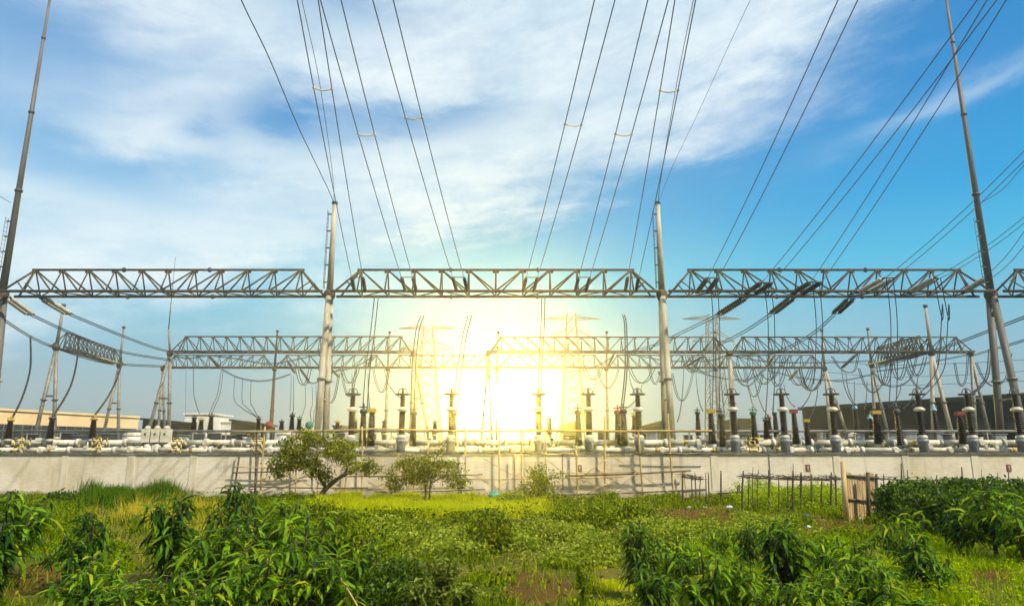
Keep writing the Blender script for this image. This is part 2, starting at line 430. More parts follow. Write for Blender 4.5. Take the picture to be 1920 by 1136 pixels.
def post(X, Y, zb, zt, splay, r, label, ladder=True, mast=None, group='front row gantry posts', m=None, lside=-1, rt=None):
    m = m or M['paint']
    t = thing('gantry_post', (X, Y, 0), label, 'gantry post', group)
    for sg in (-1, 1):
        a = Vector((X, Y+sg*splay, 0)); b = Vector((X, Y+sg*r*.8, zb-.25))
        lg = MB().tube(a, b, r*.92, r*.85, 12).build('leg', m, t)
        q = a+(b-a)*.55; d = (b-a).normalized()
        MB().lathe([(r*1.25, 0), (r*1.25, 1)], q-d*.08, q+d*.08, 12).build('collar', M['steel'], lg)
    q = .45
    MB().tube((X, Y-splay*(1-q), (zb-.25)*q), (X, Y+splay*(1-q), (zb-.25)*q), r*.3, n=6).build('crossbar', M['steel'], t)
    MB().lathe([(r*1.0, 0), (r*1.6, .3), (r*1.6, .75), (r*1.1, 1)], (X, Y, zb-.5), (X, Y, zb+.3), 12).build('head', M['brownsteel'], t)
    top = zt if mast is None else mast
    pk = MB().lathe([(r*.92, 0), (rt or (r*.62 if mast is None else r*.30), 1)], (X, Y, zb+.25), (X, Y, top), 12).build('peak', m, t)
    if mast is None:
        MB().lathe([(r*.85, 0), (r*.85, 1)], (X, Y, top), (X, Y, top+.18), 12).build('cap', M['darksteel'], pk)
    if ladder:
        l = MB(); x = X+lside*r*1.55; ltop = zt-.6 if mast is None else zb+6.2
        for dy in (-.16, .16): l.tube((x, Y-.15+dy, zb+.4), (x, Y-.15+dy, ltop), .022, n=4)
        z = zb+.5
        while z < ltop: l.tube((x, Y-.33, z), (x, Y+.03, z), .016, n=4); z += .35
        for z in np.linspace(zb+.9, ltop-.3, 5): l.box(((x+X+lside*r*.5)/2, Y-.15, z), (r*1.1, .1, .09))
        l.build('ladder', M['darksteel'], t)
    return t, pk
z1 = U(628, 383, GY).z
post(Xp[1], GY, bz, z1, 1.5, .285, 'short pale tubular post with ladder, left of the glowing sun')
post(Xp[2], GY, bz, z1, 1.5, .285, 'short pale tubular post with ladder, right of the glowing sun')
for X, lab, pys in ((Xp[0], 'tall tapering mast at the left edge with ringed joints', ((24, 358), (50, 211), (73, 72))),
                    (Xp[3], 'tall tapering grey mast towards the right edge with ringed joints', ((1830, 365), (1805, 215), (1785, 80)))):
    t, pk = post(X, GY, bz, 0, 1.6, .30, lab, True, bz+26, 'tall lightning masts of the front row', M['maststeel'], rt=.10)
    for px, py in pys:
        z = U(px, py, GY).z; rr = .30*.92+(.10-.30*.92)*(z-bz)/26
        MB().lathe([(rr*1.35, 0), (rr*1.35, 1)], (X, GY, z-.09), (X, GY, z+.09), 12).build('joint_ring', M['darksteel'], pk)
# small lugs beside the tall masts' ladders where the shield wire is held
# ------------------------------------------------------------------ insulator pairs and overhead lines
def shed_profile(r, n, core=.55):
    p = [(r*core, 0)]
    for i in range(n):
        a = (i+.15)/n
        p += [(r*core, a), (r, a+.28/n), (r*.95, a+.38/n), (r*core, a+.62/n)]
    return p+[(r*core, 1)]
def ins_pair(a, b, gap, r, n, label, group, m, side=None):
    """two parallel disc strings from a (steel) to b (line), joined by a yoke at each end"""
    a, b = Vector(a), Vector(b); t = thing('insulator_pair', a, label, 'insulator', group)
    d = (b-a).normalized(); s = side or d.cross(Vector((0, 0, 1))).normalized()
    for sg in (-1, 1):
        o = s*(sg*gap/2)
        st = MB().lathe(shed_profile(r, n), a+o+d*.25, b+o-d*.2, 10).build('insulator_string', m, t)
        MB().tube(a+o, a+o+d*.26, r*.4).build('end_fitting', M['darksteel'], st)
        MB().tube(b+o-d*.2, b+o, r*.4).build('end_fitting', M['darksteel'], st)
    for q in (a, b):
        MB().tube(q-s*(gap/2+.1), q+s*(gap/2+.1), r*.26, n=5).build('yoke', M['darksteel'], t)
    return t
def along(E, T, ext):
    pts = []
    for i in range(15):
        s = i/14; p = E.lerp(T, s); p.z -= .5*4*s*(1-s)*.5; pts.append(p)
    v = (T-pts[-2]).normalized()
    n = 8
    for i in range(1, n+1):
        k = ext*i/n; pts.append(T+v*k+Vector((0, 0, .0016*k*k)))
    return pts
def bundle(a_px, T_px, slen, gap, label, ilabel, spacers=(), ext=30, m='porcelain', r=.14, ns=12, group='', igroup='', Ya=GY-1.0):
    A = U(*a_px, Ya); T = U(*T_px)
    d = (T-A).normalized(); E = A+d*slen if not isinstance(slen, tuple) else U(*slen); d = (E-A).normalized()
    ins_pair(A, E, gap, r, ns, ilabel, igroup, M[m], Vector((1, 0, 0)) if abs(d.x) < .5 else None)
    pts = along(E, T, ext)
    t = thing('overhead_line', E, label, 'power line', group)
    s0 = (T-E).cross(Vector((0, 0, 1))).normalized()
    for sg in (-1, 1): MB().sweep([p+s0*(sg*gap*.5) for p in pts], .025, 5).build('conductor', M['linewire'], t)
    for sy in spacers:
        best = min(range(200), key=lambda k: abs(PX(E.lerp(T, k/200.))[1]-sy) if E.lerp(T, k/200.).y > 3 else 1e9)
        s = best/200.; p = E.lerp(T, s); p.z -= s*(1-s)
        k = MB(); g = gap*.5
        k.sweep([p+s0*(q*g)+Vector((0, 0, -.10*(1-q*q))) for q in (-1, -.6, -.2, .2, .6, 1)], .035, 6)
        for q in (-1, 1): k.ball(p+s0*(q*g), .075, 8)
        k.build('spacer', M['white'], t)
    return E, s0
gC = 'twin conductors rising from the middle beam'; gI = 'insulator pairs on the middle beam'
cen = [((675, 548), (577, 0), 160, 'first from the left short post'), ((771, 548), (620, 0), 243, 'second from the left short post'),
       ((867, 548), (718, 0), 215, 'third from the left short post, nearest the sun'), ((990, 548), (1134, 0), 225, 'third from the right short post, nearest the sun'),
       ((1088, 548), (1234, 0), 243, 'second from the right short post'), ((1182, 548), (1285, 0), 165, 'first from the right short post')]
Ends = {}
for i, (a, T, sp, lab) in enumerate(cen):
    Ends['m%d' % i] = bundle(a, (*T, 24), 2.6, .82, 'twin conductors with white spacer on middle beam, '+lab.replace(', nearest the sun', ''),
        'short insulator pair on middle beam, '+lab, (sp,), 34, group=gC, igroup=gI)
gR = 'twin conductors rising from the right front beam'; gJ = 'insulator pairs on the right front beam'
rgt = [((1315, 550), (1590, 0, 24), (1337, 521, 48.7), 30), ((1405, 552), (1851, 0, 24), (1438, 530, 48.7), 30), ((1493, 552), (1869, 0, 25), (1530, 529, 48.7), 30),
       ((1615, 550), (1920, 293, 40), (1668, 521, 49), 34), ((1703, 550), (1920, 413, 44.5), (1757, 521, 49.6), 50), ((1803, 550), (1920, 448, 46.5), (1850, 521, 50), 50)]
rl = ['first from the right short post', 'second from the right short post', 'third from the right short post', 'third from the tall right mast', 'second from the tall right mast', 'ending beside the tall right mast']
for i, (a, T, sl, ex) in enumerate(rgt):
    Ends['r%d' % i] = bundle(a, T, sl, .78, 'twin conductors to the upper right, '+rl[i],
        'long sloping insulator pair, '+rl[i], (), ex, 'greyins' if i > 2 else 'porcelain', .19, 26, gR, gJ)

def cable(pts, label, group=None, r=.03, twin=0, name='cable', cat='cable', k=5, m='wire'):
    P = [U(*p) if not isinstance(p, Vector) else p for p in pts]; S = smooth(P, k)
    t = None
    if twin:
        t = thing(name, P[0], label, cat, group); s = Vector((1, 0, 0)) if twin > 0 else Vector((0, 0, 1))
        for sg in (-.5, .5): MB().sweep([p+s*(sg*abs(twin)) for p in S], r, 5).build('conductor', M[m], t)
    else:
        o = MB().sweep([p-P[0] for p in S], r, 5).build(name, M[m]); o.location = P[0]; tag(o, label, cat, group)
    return t
# shield wires from the short posts' caps
pk1 = U(626, 381, GY); pk2 = U(1234, 381, GY)
gS = 'shield wires from the short posts'
cable([pk1, (613, 350, 49), (560, 240, 41), (505, 110, 34), (452, 0, 29), (395, -140, 24)], 'thin shield wire curving to the upper left from the left short post', gS, .03, name='shield_wire', cat='shield wire')
cable([pk1, (624, 330, 49), (600, 160, 38), (566, 0, 28), (540, -140, 22)], 'thin shield wire running nearly straight up from the left short post', gS, .018, name='shield_wire', cat='shield wire')
cable([pk2, (1262, 310, 47), (1310, 210, 40), (1360, 100, 34), (1407, 0, 29), (1470, -140, 24)], 'faint thin shield wire curving to the upper right from the right short post', gS, .012, name='shield_wire', cat='shield wire')
cable([pk2, (1240, 330, 49), (1270, 150, 38), (1300, 0, 28), (1325, -140, 22)], 'thin shield wire beside the conductors, rising from the right short post', gS, .02, name='shield_wire', cat='shield wire')
mz = U(1840, 380, GY)
cable([mz, (1880, 355, 48), (1920, 310, 44), (1990, 235, 38)], 'thin shield wire leaving the tall right mast to the right', 'shield wires from the tall masts', .022, name='shield_wire', cat='shield wire')
cable([U(20, 380, GY), (0, 368, 50), (-60, 330, 44)], 'thin shield wire leaving the left mast at the left edge', 'shield wires from the tall masts', .022, name='shield_wire', cat='shield wire')

# back side strings and cables of the front row
gB = 'insulator pairs behind the right front beam'
for (a, b, rest, lab) in [((1398, 558), (1347, 590), [(1300, 613, 62), (1225, 648, 72), (1172, 662, 80)], 'first from the right short post'),
                     ((1486, 558), (1447, 588), [(1395, 622, 61), (1330, 655, 70), (1290, 676, 80)], 'second from the right short post'),
                     ((1596, 560), (1566, 588), [(1520, 628, 60), (1455, 660, 70), (1385, 667, 80)], 'third from the right short post')]:
    A, B = U(*a, GY+1), U(*b, 55.6)
    ins_pair(A, B, .5, .17, 12, 'dark insulator pair hanging behind the right front beam, '+lab, gB, M['porcelain'])
    cable([B]+rest, 'dark twin cable sagging from behind the right front beam, '+lab, 'cables to the second row', .04, -.22, 'twin_cable')
gB = 'insulator pairs behind the left front beam'
for (a, b, rest, lab) in [((12, 557), (58, 590), [(150, 632, 62), (230, 660, 71), (312, 674, 80)], 'at the left edge'),
                     ((80, 559), (130, 589), [(225, 628, 63), (290, 652, 73), (335, 663, 80)], 'further from the left edge')]:
    A, B = U(*a, GY+1), U(*b, 55.6)
    ins_pair(A, B, .5, .19, 14, 'pale insulator pair sloping down behind the left front beam, '+lab, gB, M['greyins'])
    cable([B]+rest, 'dark twin cable sagging from the pale insulators, '+lab, 'cables to the second row', .045, -.16, 'twin_cable')
cable([(-30, 577, 52), (0, 595, 54), (55, 630, 60), (105, 652, 66), (200, 680, 74), (312, 687, 82)], 'lowest dark cable coming in from the left edge', 'cables to the second row', .045, -.16, 'twin_cable')
cable([(1960, 578, 54), (1920, 595, 55), (1855, 620, 60), (1760, 655, 70), (1640, 690, 80)], 'upper dark cable coming in from the right edge behind the mast', 'cables to the second row', .05, -.18, 'twin_cable')
cable([(1960, 622, 56), (1920, 638, 58), (1862, 655, 64), (1821, 667, 82)], 'lower dark cable from the right edge to the end of the second row', 'cables to the second row', .04, -.14, 'twin_cable')
for i, (y0, y1, lab) in enumerate(((672, 678, 'uppermost'), (693, 700, 'middle'), (712, 716, 'lowest'))):
    cable([(1965, y0, 86), (1800, y1+3, 92), (1650, y1+6, 100), (1540, y1-4, 104)], 'thin straight cable behind the tall right mast, %s of three' % lab, 'thin cables behind the right mast', .03)

# ------------------------------------------------------------------ rear rows
def rowbeam(x0, x1, yb, yt, Y, n, label, group, r=.075, wid=1.5, inset=None):
    a, b = U(x0, yb, Y), U(x1, yb, Y); zt = U((x0+x1)/2, yt, Y).z
    a.z = b.z = U((x0+x1)/2, yb, Y).z
    return truss(a, b, zt-a.z, wid, n, r, inset if inset is not None else 25/F*Y, label, group)
g2, g3 = 'second row gantry beams', 'third row gantry beams'
rowbeam(322, 775, 660, 631, 82, 16, 'long lattice beam of the second row, left of the sun', g2)
rowbeam(915, 1366, 660, 632, 82, 16, 'long lattice beam of the second row, right of the sun', g2)
rowbeam(1370, 1820, 660, 632, 82, 16, 'long lattice beam of the second row, at the far right', g2)
x3 = [305, 515, 727, 932, 1137, 1342, 1546]
n3 = ['left end', 'left end but one', 'left of the sun', 'right of the sun', 'behind the right short post', 'right end']
for i in range(6):
    rowbeam(x3[i]+1, x3[i+1]-1, 689, 666, 97, 8, 'low lattice beam of the third row, '+n3[i], g3, .07, 1.4, 1.6)
def pole(pts, r, name, label, cat, group, m, extra=None):
    """pts: (pxTop,pyTop),(pxBeam,pyBeam),[feet] in pixels at depth Y"""
def aframe(Y, head, peak, feet, label, group, r=.2, m='steel', bars=.5, mast=None):
    H = U(*head, Y); t = thing('a_frame_post', (H.x, Y, 0), label, 'gantry post', group)
    for fx, dy in feet:
        d = ray(fx, 800); e = Vector((d.x*(Y+dy)/d.y, Y+dy, CZ+d.z*(Y+dy)/d.y))   # where the leg passes the rail
        k = (H.z)/(H.z-e.z); foot = H+(e-H)*k
        lg = MB().tube(foot, H, r, r*.85, 9).build('leg', M[m], t)
        q = H+(foot-H)*.42; dd = (H-foot).normalized()
        MB().lathe([(r*1.4, 0), (r*1.4, 1)], q-dd*.08, q+dd*.08, 9).build('collar', M['darksteel'], lg)
    if len(feet) > 1:
        ps = []
        for fx, dy in feet[:2]:
            d = ray(fx, 800); e = Vector((d.x*(Y+dy)/d.y, Y+dy, CZ+d.z*(Y+dy)/d.y)); ps.append(H+(e-H)*.62)
        MB().tube(ps[0], ps[1], r*.5, n=6).build('crossbar', M['darksteel'], t)
    MB().lathe([(r*1.1, 0), (r*1.7, .3), (r*1.7, .7), (r*1.1, 1)], H-Vector((0, 0, .45)), H+Vector((0, 0, .25)), 9).build('head', M['brownsteel'], t)
    if peak:
        P = U(*peak, Y)
        pk = MB().lathe([(r*.85, 0), (r*.6, 1)], H, P, 9).build('peak', M[m], t)
        MB().lathe([(r*1.0, 0), (r*1.0, 1)], P, P+Vector((0, 0, .3)), 9).build('cap', M['darksteel'], pk)
    if mast:
        a, b = (U(*q, Y) for q in mast)
        mm = MB().lathe([(r*.7, 0), (r*.55, 1)], H, a, 8).build('peak', M[m], t)
        MB().lathe([(r*.3, 0), (r*.1, 1)], a, b, 6).build('lightning_rod', M['darksteel'], mm)
    return t
ga = 'grey A-frame posts of the rear rows'
aframe(76.6, (106, 650), (119, 575), [(70, 0), (102, .4)], 'grey A-frame post farthest left, holding the near end of the side beam', ga, .24)
aframe(93.7, (224, 684), (232, 616), [(197, 0), (222, .4)], 'grey A-frame post at the far end of the left side beam', ga, .22)
aframe(82, (319, 661), None, [(281, 0), (317, .6)], 'grey A-frame post with a thin lightning rod, at the left end of the second row', ga, .22, mast=((316, 618), (329, 482)))
aframe(97, (306, 690), None, [(297, 0), (308, 1.5)], 'dark A-frame post at the left end of the third row', ga, .2)
aframe(82, (775, 661), None, [(770, 0), (800, 1.2)], 'hazy A-frame post where the second row stops left of the sun', ga, .2)
aframe(82, (916, 661), None, [(905, 0), (921, 1.2)], 'hazy A-frame post where the second row starts right of the sun', ga, .2)
aframe(82, (1368, 661), None, [(1372, 0), (1379, 1.6)], 'dark A-frame post in the middle of the right second row', ga, .24, 'paint')
aframe(82, (1820, 661), None, [(1829, 0), (1851, .8)], 'grey A-frame post at the right end of the second row', ga, .22)
aframe(81.6, (1746, 660), (1735, 576), [(1750, .5), (1781, 0)], 'pale A-frame post with a tall peak, holding the near end of the right side beam', ga, .26, 'paint')
aframe(94, (1634, 684), (1627, 619), [(1641, .5), (1662, 0)], 'grey A-frame post at the far end of the right side beam', ga, .22)
aframe(97, (1546, 690), (1541, 622), [(1556, .5), (1584, 0)], 'pale A-frame post at the right end of the third row', ga, .22, 'paint')
for x, py, lab in ((515, 623, 'brown slender post with a flat cap, left of the left short post'), (727, 625, 'hazy slender post of the third row, left of the sun'), (932, 625, 'slender third row post lost in the glare of the sun'), (1137, 625, 'hazy slender post of the third row, right of the sun'), (1342, 625, 'slender third row post behind the right second row')):
    aframe(97, (x, 690), (x+(-.02)*(x-960)*.35+2, py), [(x+(x-960)*.018, 0), (x+(x-960)*.012, 1.8)], lab, ga, .2, 'brownsteel' if x == 515 else 'steel')
def sidebeam(a, b, h, label):
    truss(a, b, h, 1.5, 12, .075, 2.0, label, 'side beams of the rear rows', M['darksteel'])
sidebeam(U(106, 649, 76.6), U(223, 684, 93.7), 1.9, 'dark side beam running away from the viewer, at the far left')
sidebeam(U(1746, 659, 81.6), U(1634, 684, 94), 2.2, 'dark side beam running away from the viewer, at the right')

# lattice towers
def lattice(px, Y, pyTop, wTop, wBase, arms, label, shift=0):
    T = U(px, pyTop, Y); X = T.x; H = T.z; t = thing('lattice_tower', (X, Y, 0), label, 'transmission tower', 'far lattice towers')
    a, b = wTop/F*Y/2, wBase/F*Y/2
    lv = [i/13 for i in range(14)]
    def cn(s, i): w = b+(a-b)*s; sx, sy = ((-1, -1), (1, -1), (1, 1), (-1, 1))[i]; return Vector((X+sx*w, Y+sy*w, H*s))
    for i in range(4): MB().tube(cn(0, i), cn(1, i), .13, .09, 5).build('leg', M['steel'], t)
    for i in range(4):
        j = (i+1) % 4; k = MB()
        for q in range(13):
            k.tube(cn(lv[q], i), cn(lv[q+1], j), .05, n=4); k.tube(cn(lv[q], j), cn(lv[q+1], i), .05, n=4)
        k.build('lacing', M['steel'], t)
    for py, hw, drop in arms:
        z = U(px, py, Y).z; L = hw/F*Y; k = MB(); s = z/H
        for sg in (-1, 1):
            tip = Vector((X+sg*L, Y, z))
            for i in range(4):
                w = b+(a-b)*min(s, 1); k.tube(Vector((X+sg*w, Y+(-1 if i % 2 else 1)*w, z-(drop if i > 1 else 0)*(-1))), tip, .07, .05, 4)
            for u in (.3, .6): k.tube(Vector((X+sg*L*u, Y, z)), Vector((X+sg*L*u, Y, z+drop*(1-u))), .05, n=4)
        ar = k.build('crossarm', M['steel'], t)
        st = MB()
        for sg in (-1, 1): st.lathe(shed_profile(.16, 8), (X+sg*L*.97, Y, z-.1), (X+sg*L*.97, Y, z-1.9), 6)
        if drop > 1: st.build('insulator_string', M['greyins'], ar)
lattice(803, 120, 612, 16, 66, ((616, 56, .5), (655, 50, 1.6)), 'hazy lattice tower left of the sun')
lattice(1071, 120, 588, 16, 52, ((598, 56, .5), (634, 40, 1.6)), 'tall hazy lattice tower right of the sun')
lattice(1334, 120, 590, 16, 46, ((598, 56, .5), (640, 40, 1.6)), 'lattice tower with wide crossarm right of the right short post')

# jumpers, droppers and loops among the rows
gd = 'dropper cables of the yard'
def D(pts, label, r=.035, twin=0): cable(pts, label, gd, r, twin, 'dropper_cable')
D([(57, 632, 60), (57, 690, 56), (42, 745, 50), (19, 790, 46)], 'thick dropper bending down to the leftmost black bushing', .075)
D([(147, 632, 62), (145, 672, 58), (132, 725, 52), (97, 785, 46)], 'thick dropper bending down to the second black bushing from the left', .075)
D([(228, 670, 70), (225, 695, 62), (205, 740, 53), (174, 783, 46)], 'thick dropper bending down to the third black bushing from the left', .075)
def vdrop(key, px, py_end, label, Yend, tail=()):
    E, s = Ends[key]; t = cable([E+Vector((0, 0, -.05)), U(px, 600, GY), U(px, py_end-70, (GY+Yend)/2), U(px-4, py_end, Yend)]+[U(*q) for q in tail], label, gd, .035, .5, 'dropper_cable')
vdrop('r0', 1343, 805, 'pair of droppers falling straight through the right front beam, first from the right short post', 48.5)
vdrop('r1', 1446, 778, 'pair of droppers falling straight through the right front beam, second from the right short post', 48.5)
vdrop('r2', 1536, 720, 'pair of droppers falling straight through the right front beam, third from the right short post', 50)
vdrop('r3', 1676, 775, 'pair of droppers falling straight through the right front beam, third from the tall right mast', 50)
vdrop('r4', 1773, 640, 'pair of droppers falling straight through the right front beam, second from the tall right mast', 52, ((1764, 690, 50), (1740, 728, 49), (1700, 764, 46.5)))
D([(1856, 655, 60), (1852, 700, 58), (1838, 725, 57), (1815, 742, 56)], 'short looped dropper just left of the tall right mast', .05, .2)
D([(706, 556, GY), (699, 620, 51), (690, 690, 49), (684, 770, 48)], 'twin dropper below the middle beam, right of the left short post', .035, .3)
D([(792, 592, 55), (783, 620, 53), (776, 690, 50), (774, 772, 48)], 'twin dropper with hooked top, midway between left short post and sun', .04, .25)
D([(881, 592, 55), (871, 630, 53), (862, 690, 50), (852, 772, 48)], 'twin dropper with hooked top just left of the sun', .04, .3)
D([(1019, 556, GY), (1017, 620, 51), (1013, 690, 49), (1010, 770, 48)], 'twin dropper below the middle beam just right of the sun', .035, .25)
D([(1169, 590, 55), (1173, 610, 53), (1174, 690, 50), (1166, 770, 47)], 'dropper with hooked top left of the right short post', .05, .15)
gj = 'jumper cables between the rear rows'
def J(pts, label, r=.04, twin=-.12): cable(pts, label, gj, r, twin, 'jumper_cable')
J([(322, 664, 82), (350, 672, 84), (390, 667, 86), (440, 672, 88), (500, 682, 92), (545, 676, 95), (600, 664, 97)], 'slack jumper draped under the left second row beam')
J([(415, 692, 88), (445, 707, 88), (480, 714, 88), (515, 711, 88), (545, 701, 88)], 'sagging bus cable between two insulators left of the left short post')
J([(575, 716, 90), (590, 718, 90), (602, 710, 90), (640, 690, 94)], 'short bus cable just left of the left short post')
for i, (a, b, c, lab) in enumerate(((( 391, 667), (414, 691), 86, 'under the left second row, farther left'), ((541, 678), (553, 700), 86, 'under the left second row, nearer the left short post'),
        ((562, 690), (580, 716), 92, 'below the third row beside the left short post'), ((622, 692), (636, 708), 92, 'below the third row, just right of the left short post'),
        ((697, 665), (691, 690), 84, 'beside the dropper right of the left short post'), ((1152, 662), (1139, 688), 84, 'below the second row left of the right short post'),
        ((1317, 668), (1285, 688), 84, 'below the second row right of the right short post'), ((1450, 668), (1436, 690), 84, 'below the right second row, midway'),
        ((1606, 664), (1578, 690), 84, 'below the right second row near the pale end post'), ((1495, 694), (1480, 712), 92, 'below the third row at the right'), ((1234, 697), (1246, 712), 92, 'beside the right short post'))):
    ins_pair(U(*a, c), U(*b, c), .5, .16, 9, 'small dark insulator pair '+lab, 'insulator pairs of the rear rows', M['porcelain'])
for i, (x, yt, xb, yb, c, lab) in enumerate(((440, 707, 482, 782, 88, 'leftmost of three below the sagging bus cable'), (455, 711, 482, 782, 88, 'middle of three below the sagging bus cable'), (471, 713, 484, 782, 88, 'rightmost of three below the sagging bus cable'))):
    D([(x, yt, c), (x-1, yt+40, c-4), (x+(xb-x)*.3, yb-18, 70), (xb, yb, 64)], 'thin dropper, '+lab)
D([(363, 664, 84), (363, 730, 75), (367, 755, 68), (374, 775, 62)], 'thick dropper falling to the small white house')
D([(349, 692, 97), (348, 780, 97)], 'thin vertical wire left of the small white house', .02)
D([(417, 692, 86), (411, 735, 72), (402, 758, 66), (394, 778, 62)], 'twin dropper falling right of the small white house', .035, .25)
for x, xb, lab in ((572, 560, 'left'), (585, 584, 'middle'), (592, 588, 'right')):
    D([(x, 722, 90), (x+1, 755, 80), (x-3, 772, 70), (xb, 792, 62)], 'thin dropper at the foot of the left short post, %s of three' % lab)
D([(548, 704, 88), (548, 735, 76), (547, 770, 60)], 'twin dropper above the dark post left of the left short post', .03, .3)
# hanging loops right of the sun
loops = [(1282, 1315, 668, 698, 86), (1380, 1412, 690, 716, 95), (1412, 1452, 690, 720, 94), (1440, 1476, 668, 724, 88), (1476, 1520, 690, 722, 94), (1500, 1527, 690, 728, 93),
         (1645, 1672, 680, 722, 90), (1672, 1700, 672, 712, 88), (1703, 1735, 668, 704, 85), (1095, 1128, 690, 712, 95), (1180, 1226, 690, 718, 94), (556, 582, 690, 722, 94), (600, 622, 690, 728, 95), (640, 672, 690, 718, 95)]
ll = ['just right of the right short post', 'left of the pale-banded arresters', 'in the middle of the right third row', 'under the joint of the right second row', 'towards the right end of the third row', 'beside the right end of the third row',
      'under the far end of the right side beam', 'under the middle of the right side beam', 'under the near end of the right side beam', 'right of the hazy lattice tower', 'left of the right short post', 'left of the left short post', 'just behind the left short post', 'right of the left short post']
for (a, b, y0, y1, c), lab in zip(loops, ll):
    mx = (a+b)/2
    J([(a, y0, c), (a+(mx-a)*.45, y0+(y1-y0)*.72, c), (mx, y1, c), (b-(b-mx)*.45, y0+(y1-y0)*.72, c), (b, y0, c)], 'U-shaped jumper loop hanging '+lab, .055, .35)
rj = [([(1178, 662, 82), (1250, 676, 84), (1330, 676, 86), (1366, 664, 82)], 'slack jumper from the right short post to the joint post'),
      ([(1372, 666, 82), (1440, 678, 84), (1540, 680, 86), (1640, 676, 90)], 'slack jumper under the right second row, upper'),
      ([(1290, 690, 86), (1340, 706, 86), (1400, 712, 86), (1436, 692, 84)], 'bus cable sagging behind the arresters, left part'),
      ([(1440, 694, 84), (1500, 708, 86), (1580, 713, 90), (1640, 700, 93)], 'bus cable sagging behind the arresters, right part'),
      ([(1640, 696, 93), (1690, 690, 90), (1760, 676, 84), (1820, 664, 82)], 'bus cable rising to the right end of the second row'),
      ([(1050, 700, 92), (1110, 690, 88), (1150, 668, 82)], 'hazy bus cable rising right of the sun'),
      ([(600, 700, 94), (660, 690, 90), (700, 668, 84)], 'bus cable rising right of the left short post')]
for p, l in rj: J(p, l, .035)
dr = [(1282, 690, 1270, 790), (1305, 698, 1318, 770), (1346, 690, 1352, 775), (1400, 690, 1418, 770), (1410, 665, 1440, 780), (1462, 690, 1466, 760), (1470, 720, 1490, 762), (1524, 718, 1492, 770), (1534, 720, 1516, 786), (1578, 692, 1604, 760),
      (1586, 700, 1606, 760), (1602, 715, 1602, 770), (1626, 715, 1620, 770), (1690, 718, 1665, 765), (1722, 700, 1692, 768), (1118, 712, 1104, 745), (1180, 700, 1196, 742), (1205, 716, 1168, 768), (660, 700, 662, 745), (690, 700, 694, 768), (720, 690, 756, 748)]
dl = ['behind the right short post', 'left of the yellow-capped bushing', 'on the yellow-capped bushing right of the sun', 'onto the green-capped bushing', 'crossing to the small bushing beside the green cap', 'above the white-banded arrester', 'onto the red-capped bushing, upper',
      'onto the red-capped bushing, lower', 'onto the bushing with hazard stripes', 'onto the blue-capped post before the dark building, left', 'onto the blue-capped post before the dark building, right', 'in the gap before the dark building, left', 'in the gap before the dark building, right', 'onto the bushing with the yellow box',
      'onto the plain bushing right of the yellow box', 'to the first arrester right of the sun', 'to the second arrester right of the sun', 'onto the reddish pair of bushings', 'to the first arrester right of the left short post', 'onto the yellow-capped pair right of the left short post', 'to the second arrester right of the left short post']
xt = [(1290, 668, 1345, 700, 'from the joint post back to the right short post'), (1366, 672, 1430, 735, 'sagging right of the joint post'), (1430, 700, 1395, 760, 'sagging over the gap left of the green-capped bushing'), (1500, 690, 1545, 745, 'sagging above the arrester before the dark building'), (1560, 668, 1610, 700, 'from the second row to the pale end post'), (1640, 700, 1720, 735, 'sagging between the far A-frame and the pale A-frame'), (1700, 690, 1760, 740, 'crossing behind the pale A-frame'), (1790, 680, 1815, 735, 'sagging above the dull red cap'), (1830, 680, 1896, 735, 'sagging behind the tall right mast'), (1260, 700, 1300, 770, 'looping right of the right short post'), (1216, 680, 1240, 730, 'looping just left of the right short post'), (1120, 690, 1160, 740, 'looping left of the reddish pair'), (636, 700, 600, 775, 'looping behind the left short post'), (668, 690, 640, 760, 'looping right of the left short post'), (730, 690, 700, 750, 'looping above the yellow-boxed twin'), (1470, 668, 1420, 720, 'sagging high above the green cap'), (1545, 700, 1490, 745, 'sagging from the pale end post over the red cap'), (1610, 690, 1665, 750, 'sagging above the thick yellow-boxed bushing')]
for a, y0, b, y1, l in xt:
    J([(a, y0, 84), (a+(b-a)*.25, y0+(y1-y0)*.6, 86), (a+(b-a)*.55, 690+(y1-690)*.75, 89), (a+(b-a)*.85, 690+(y1-690)*.4, 94), (b, 690, 97) if b < 1548 else (b, 662, 82)], 'slack jumper '+l, .045, .2)
for (a, y0, b, y1), l in zip(dr, dl):
    D([(a, y0, 82), (a+(b-a)*.15, y0+(y1-y0)*.4, 66), (a+(b-a)*.55, y0+(y1-y0)*.8, 54), (b, y1, 44 if y1 < 750 else 46)], 'thin curved dropper '+l, .04)

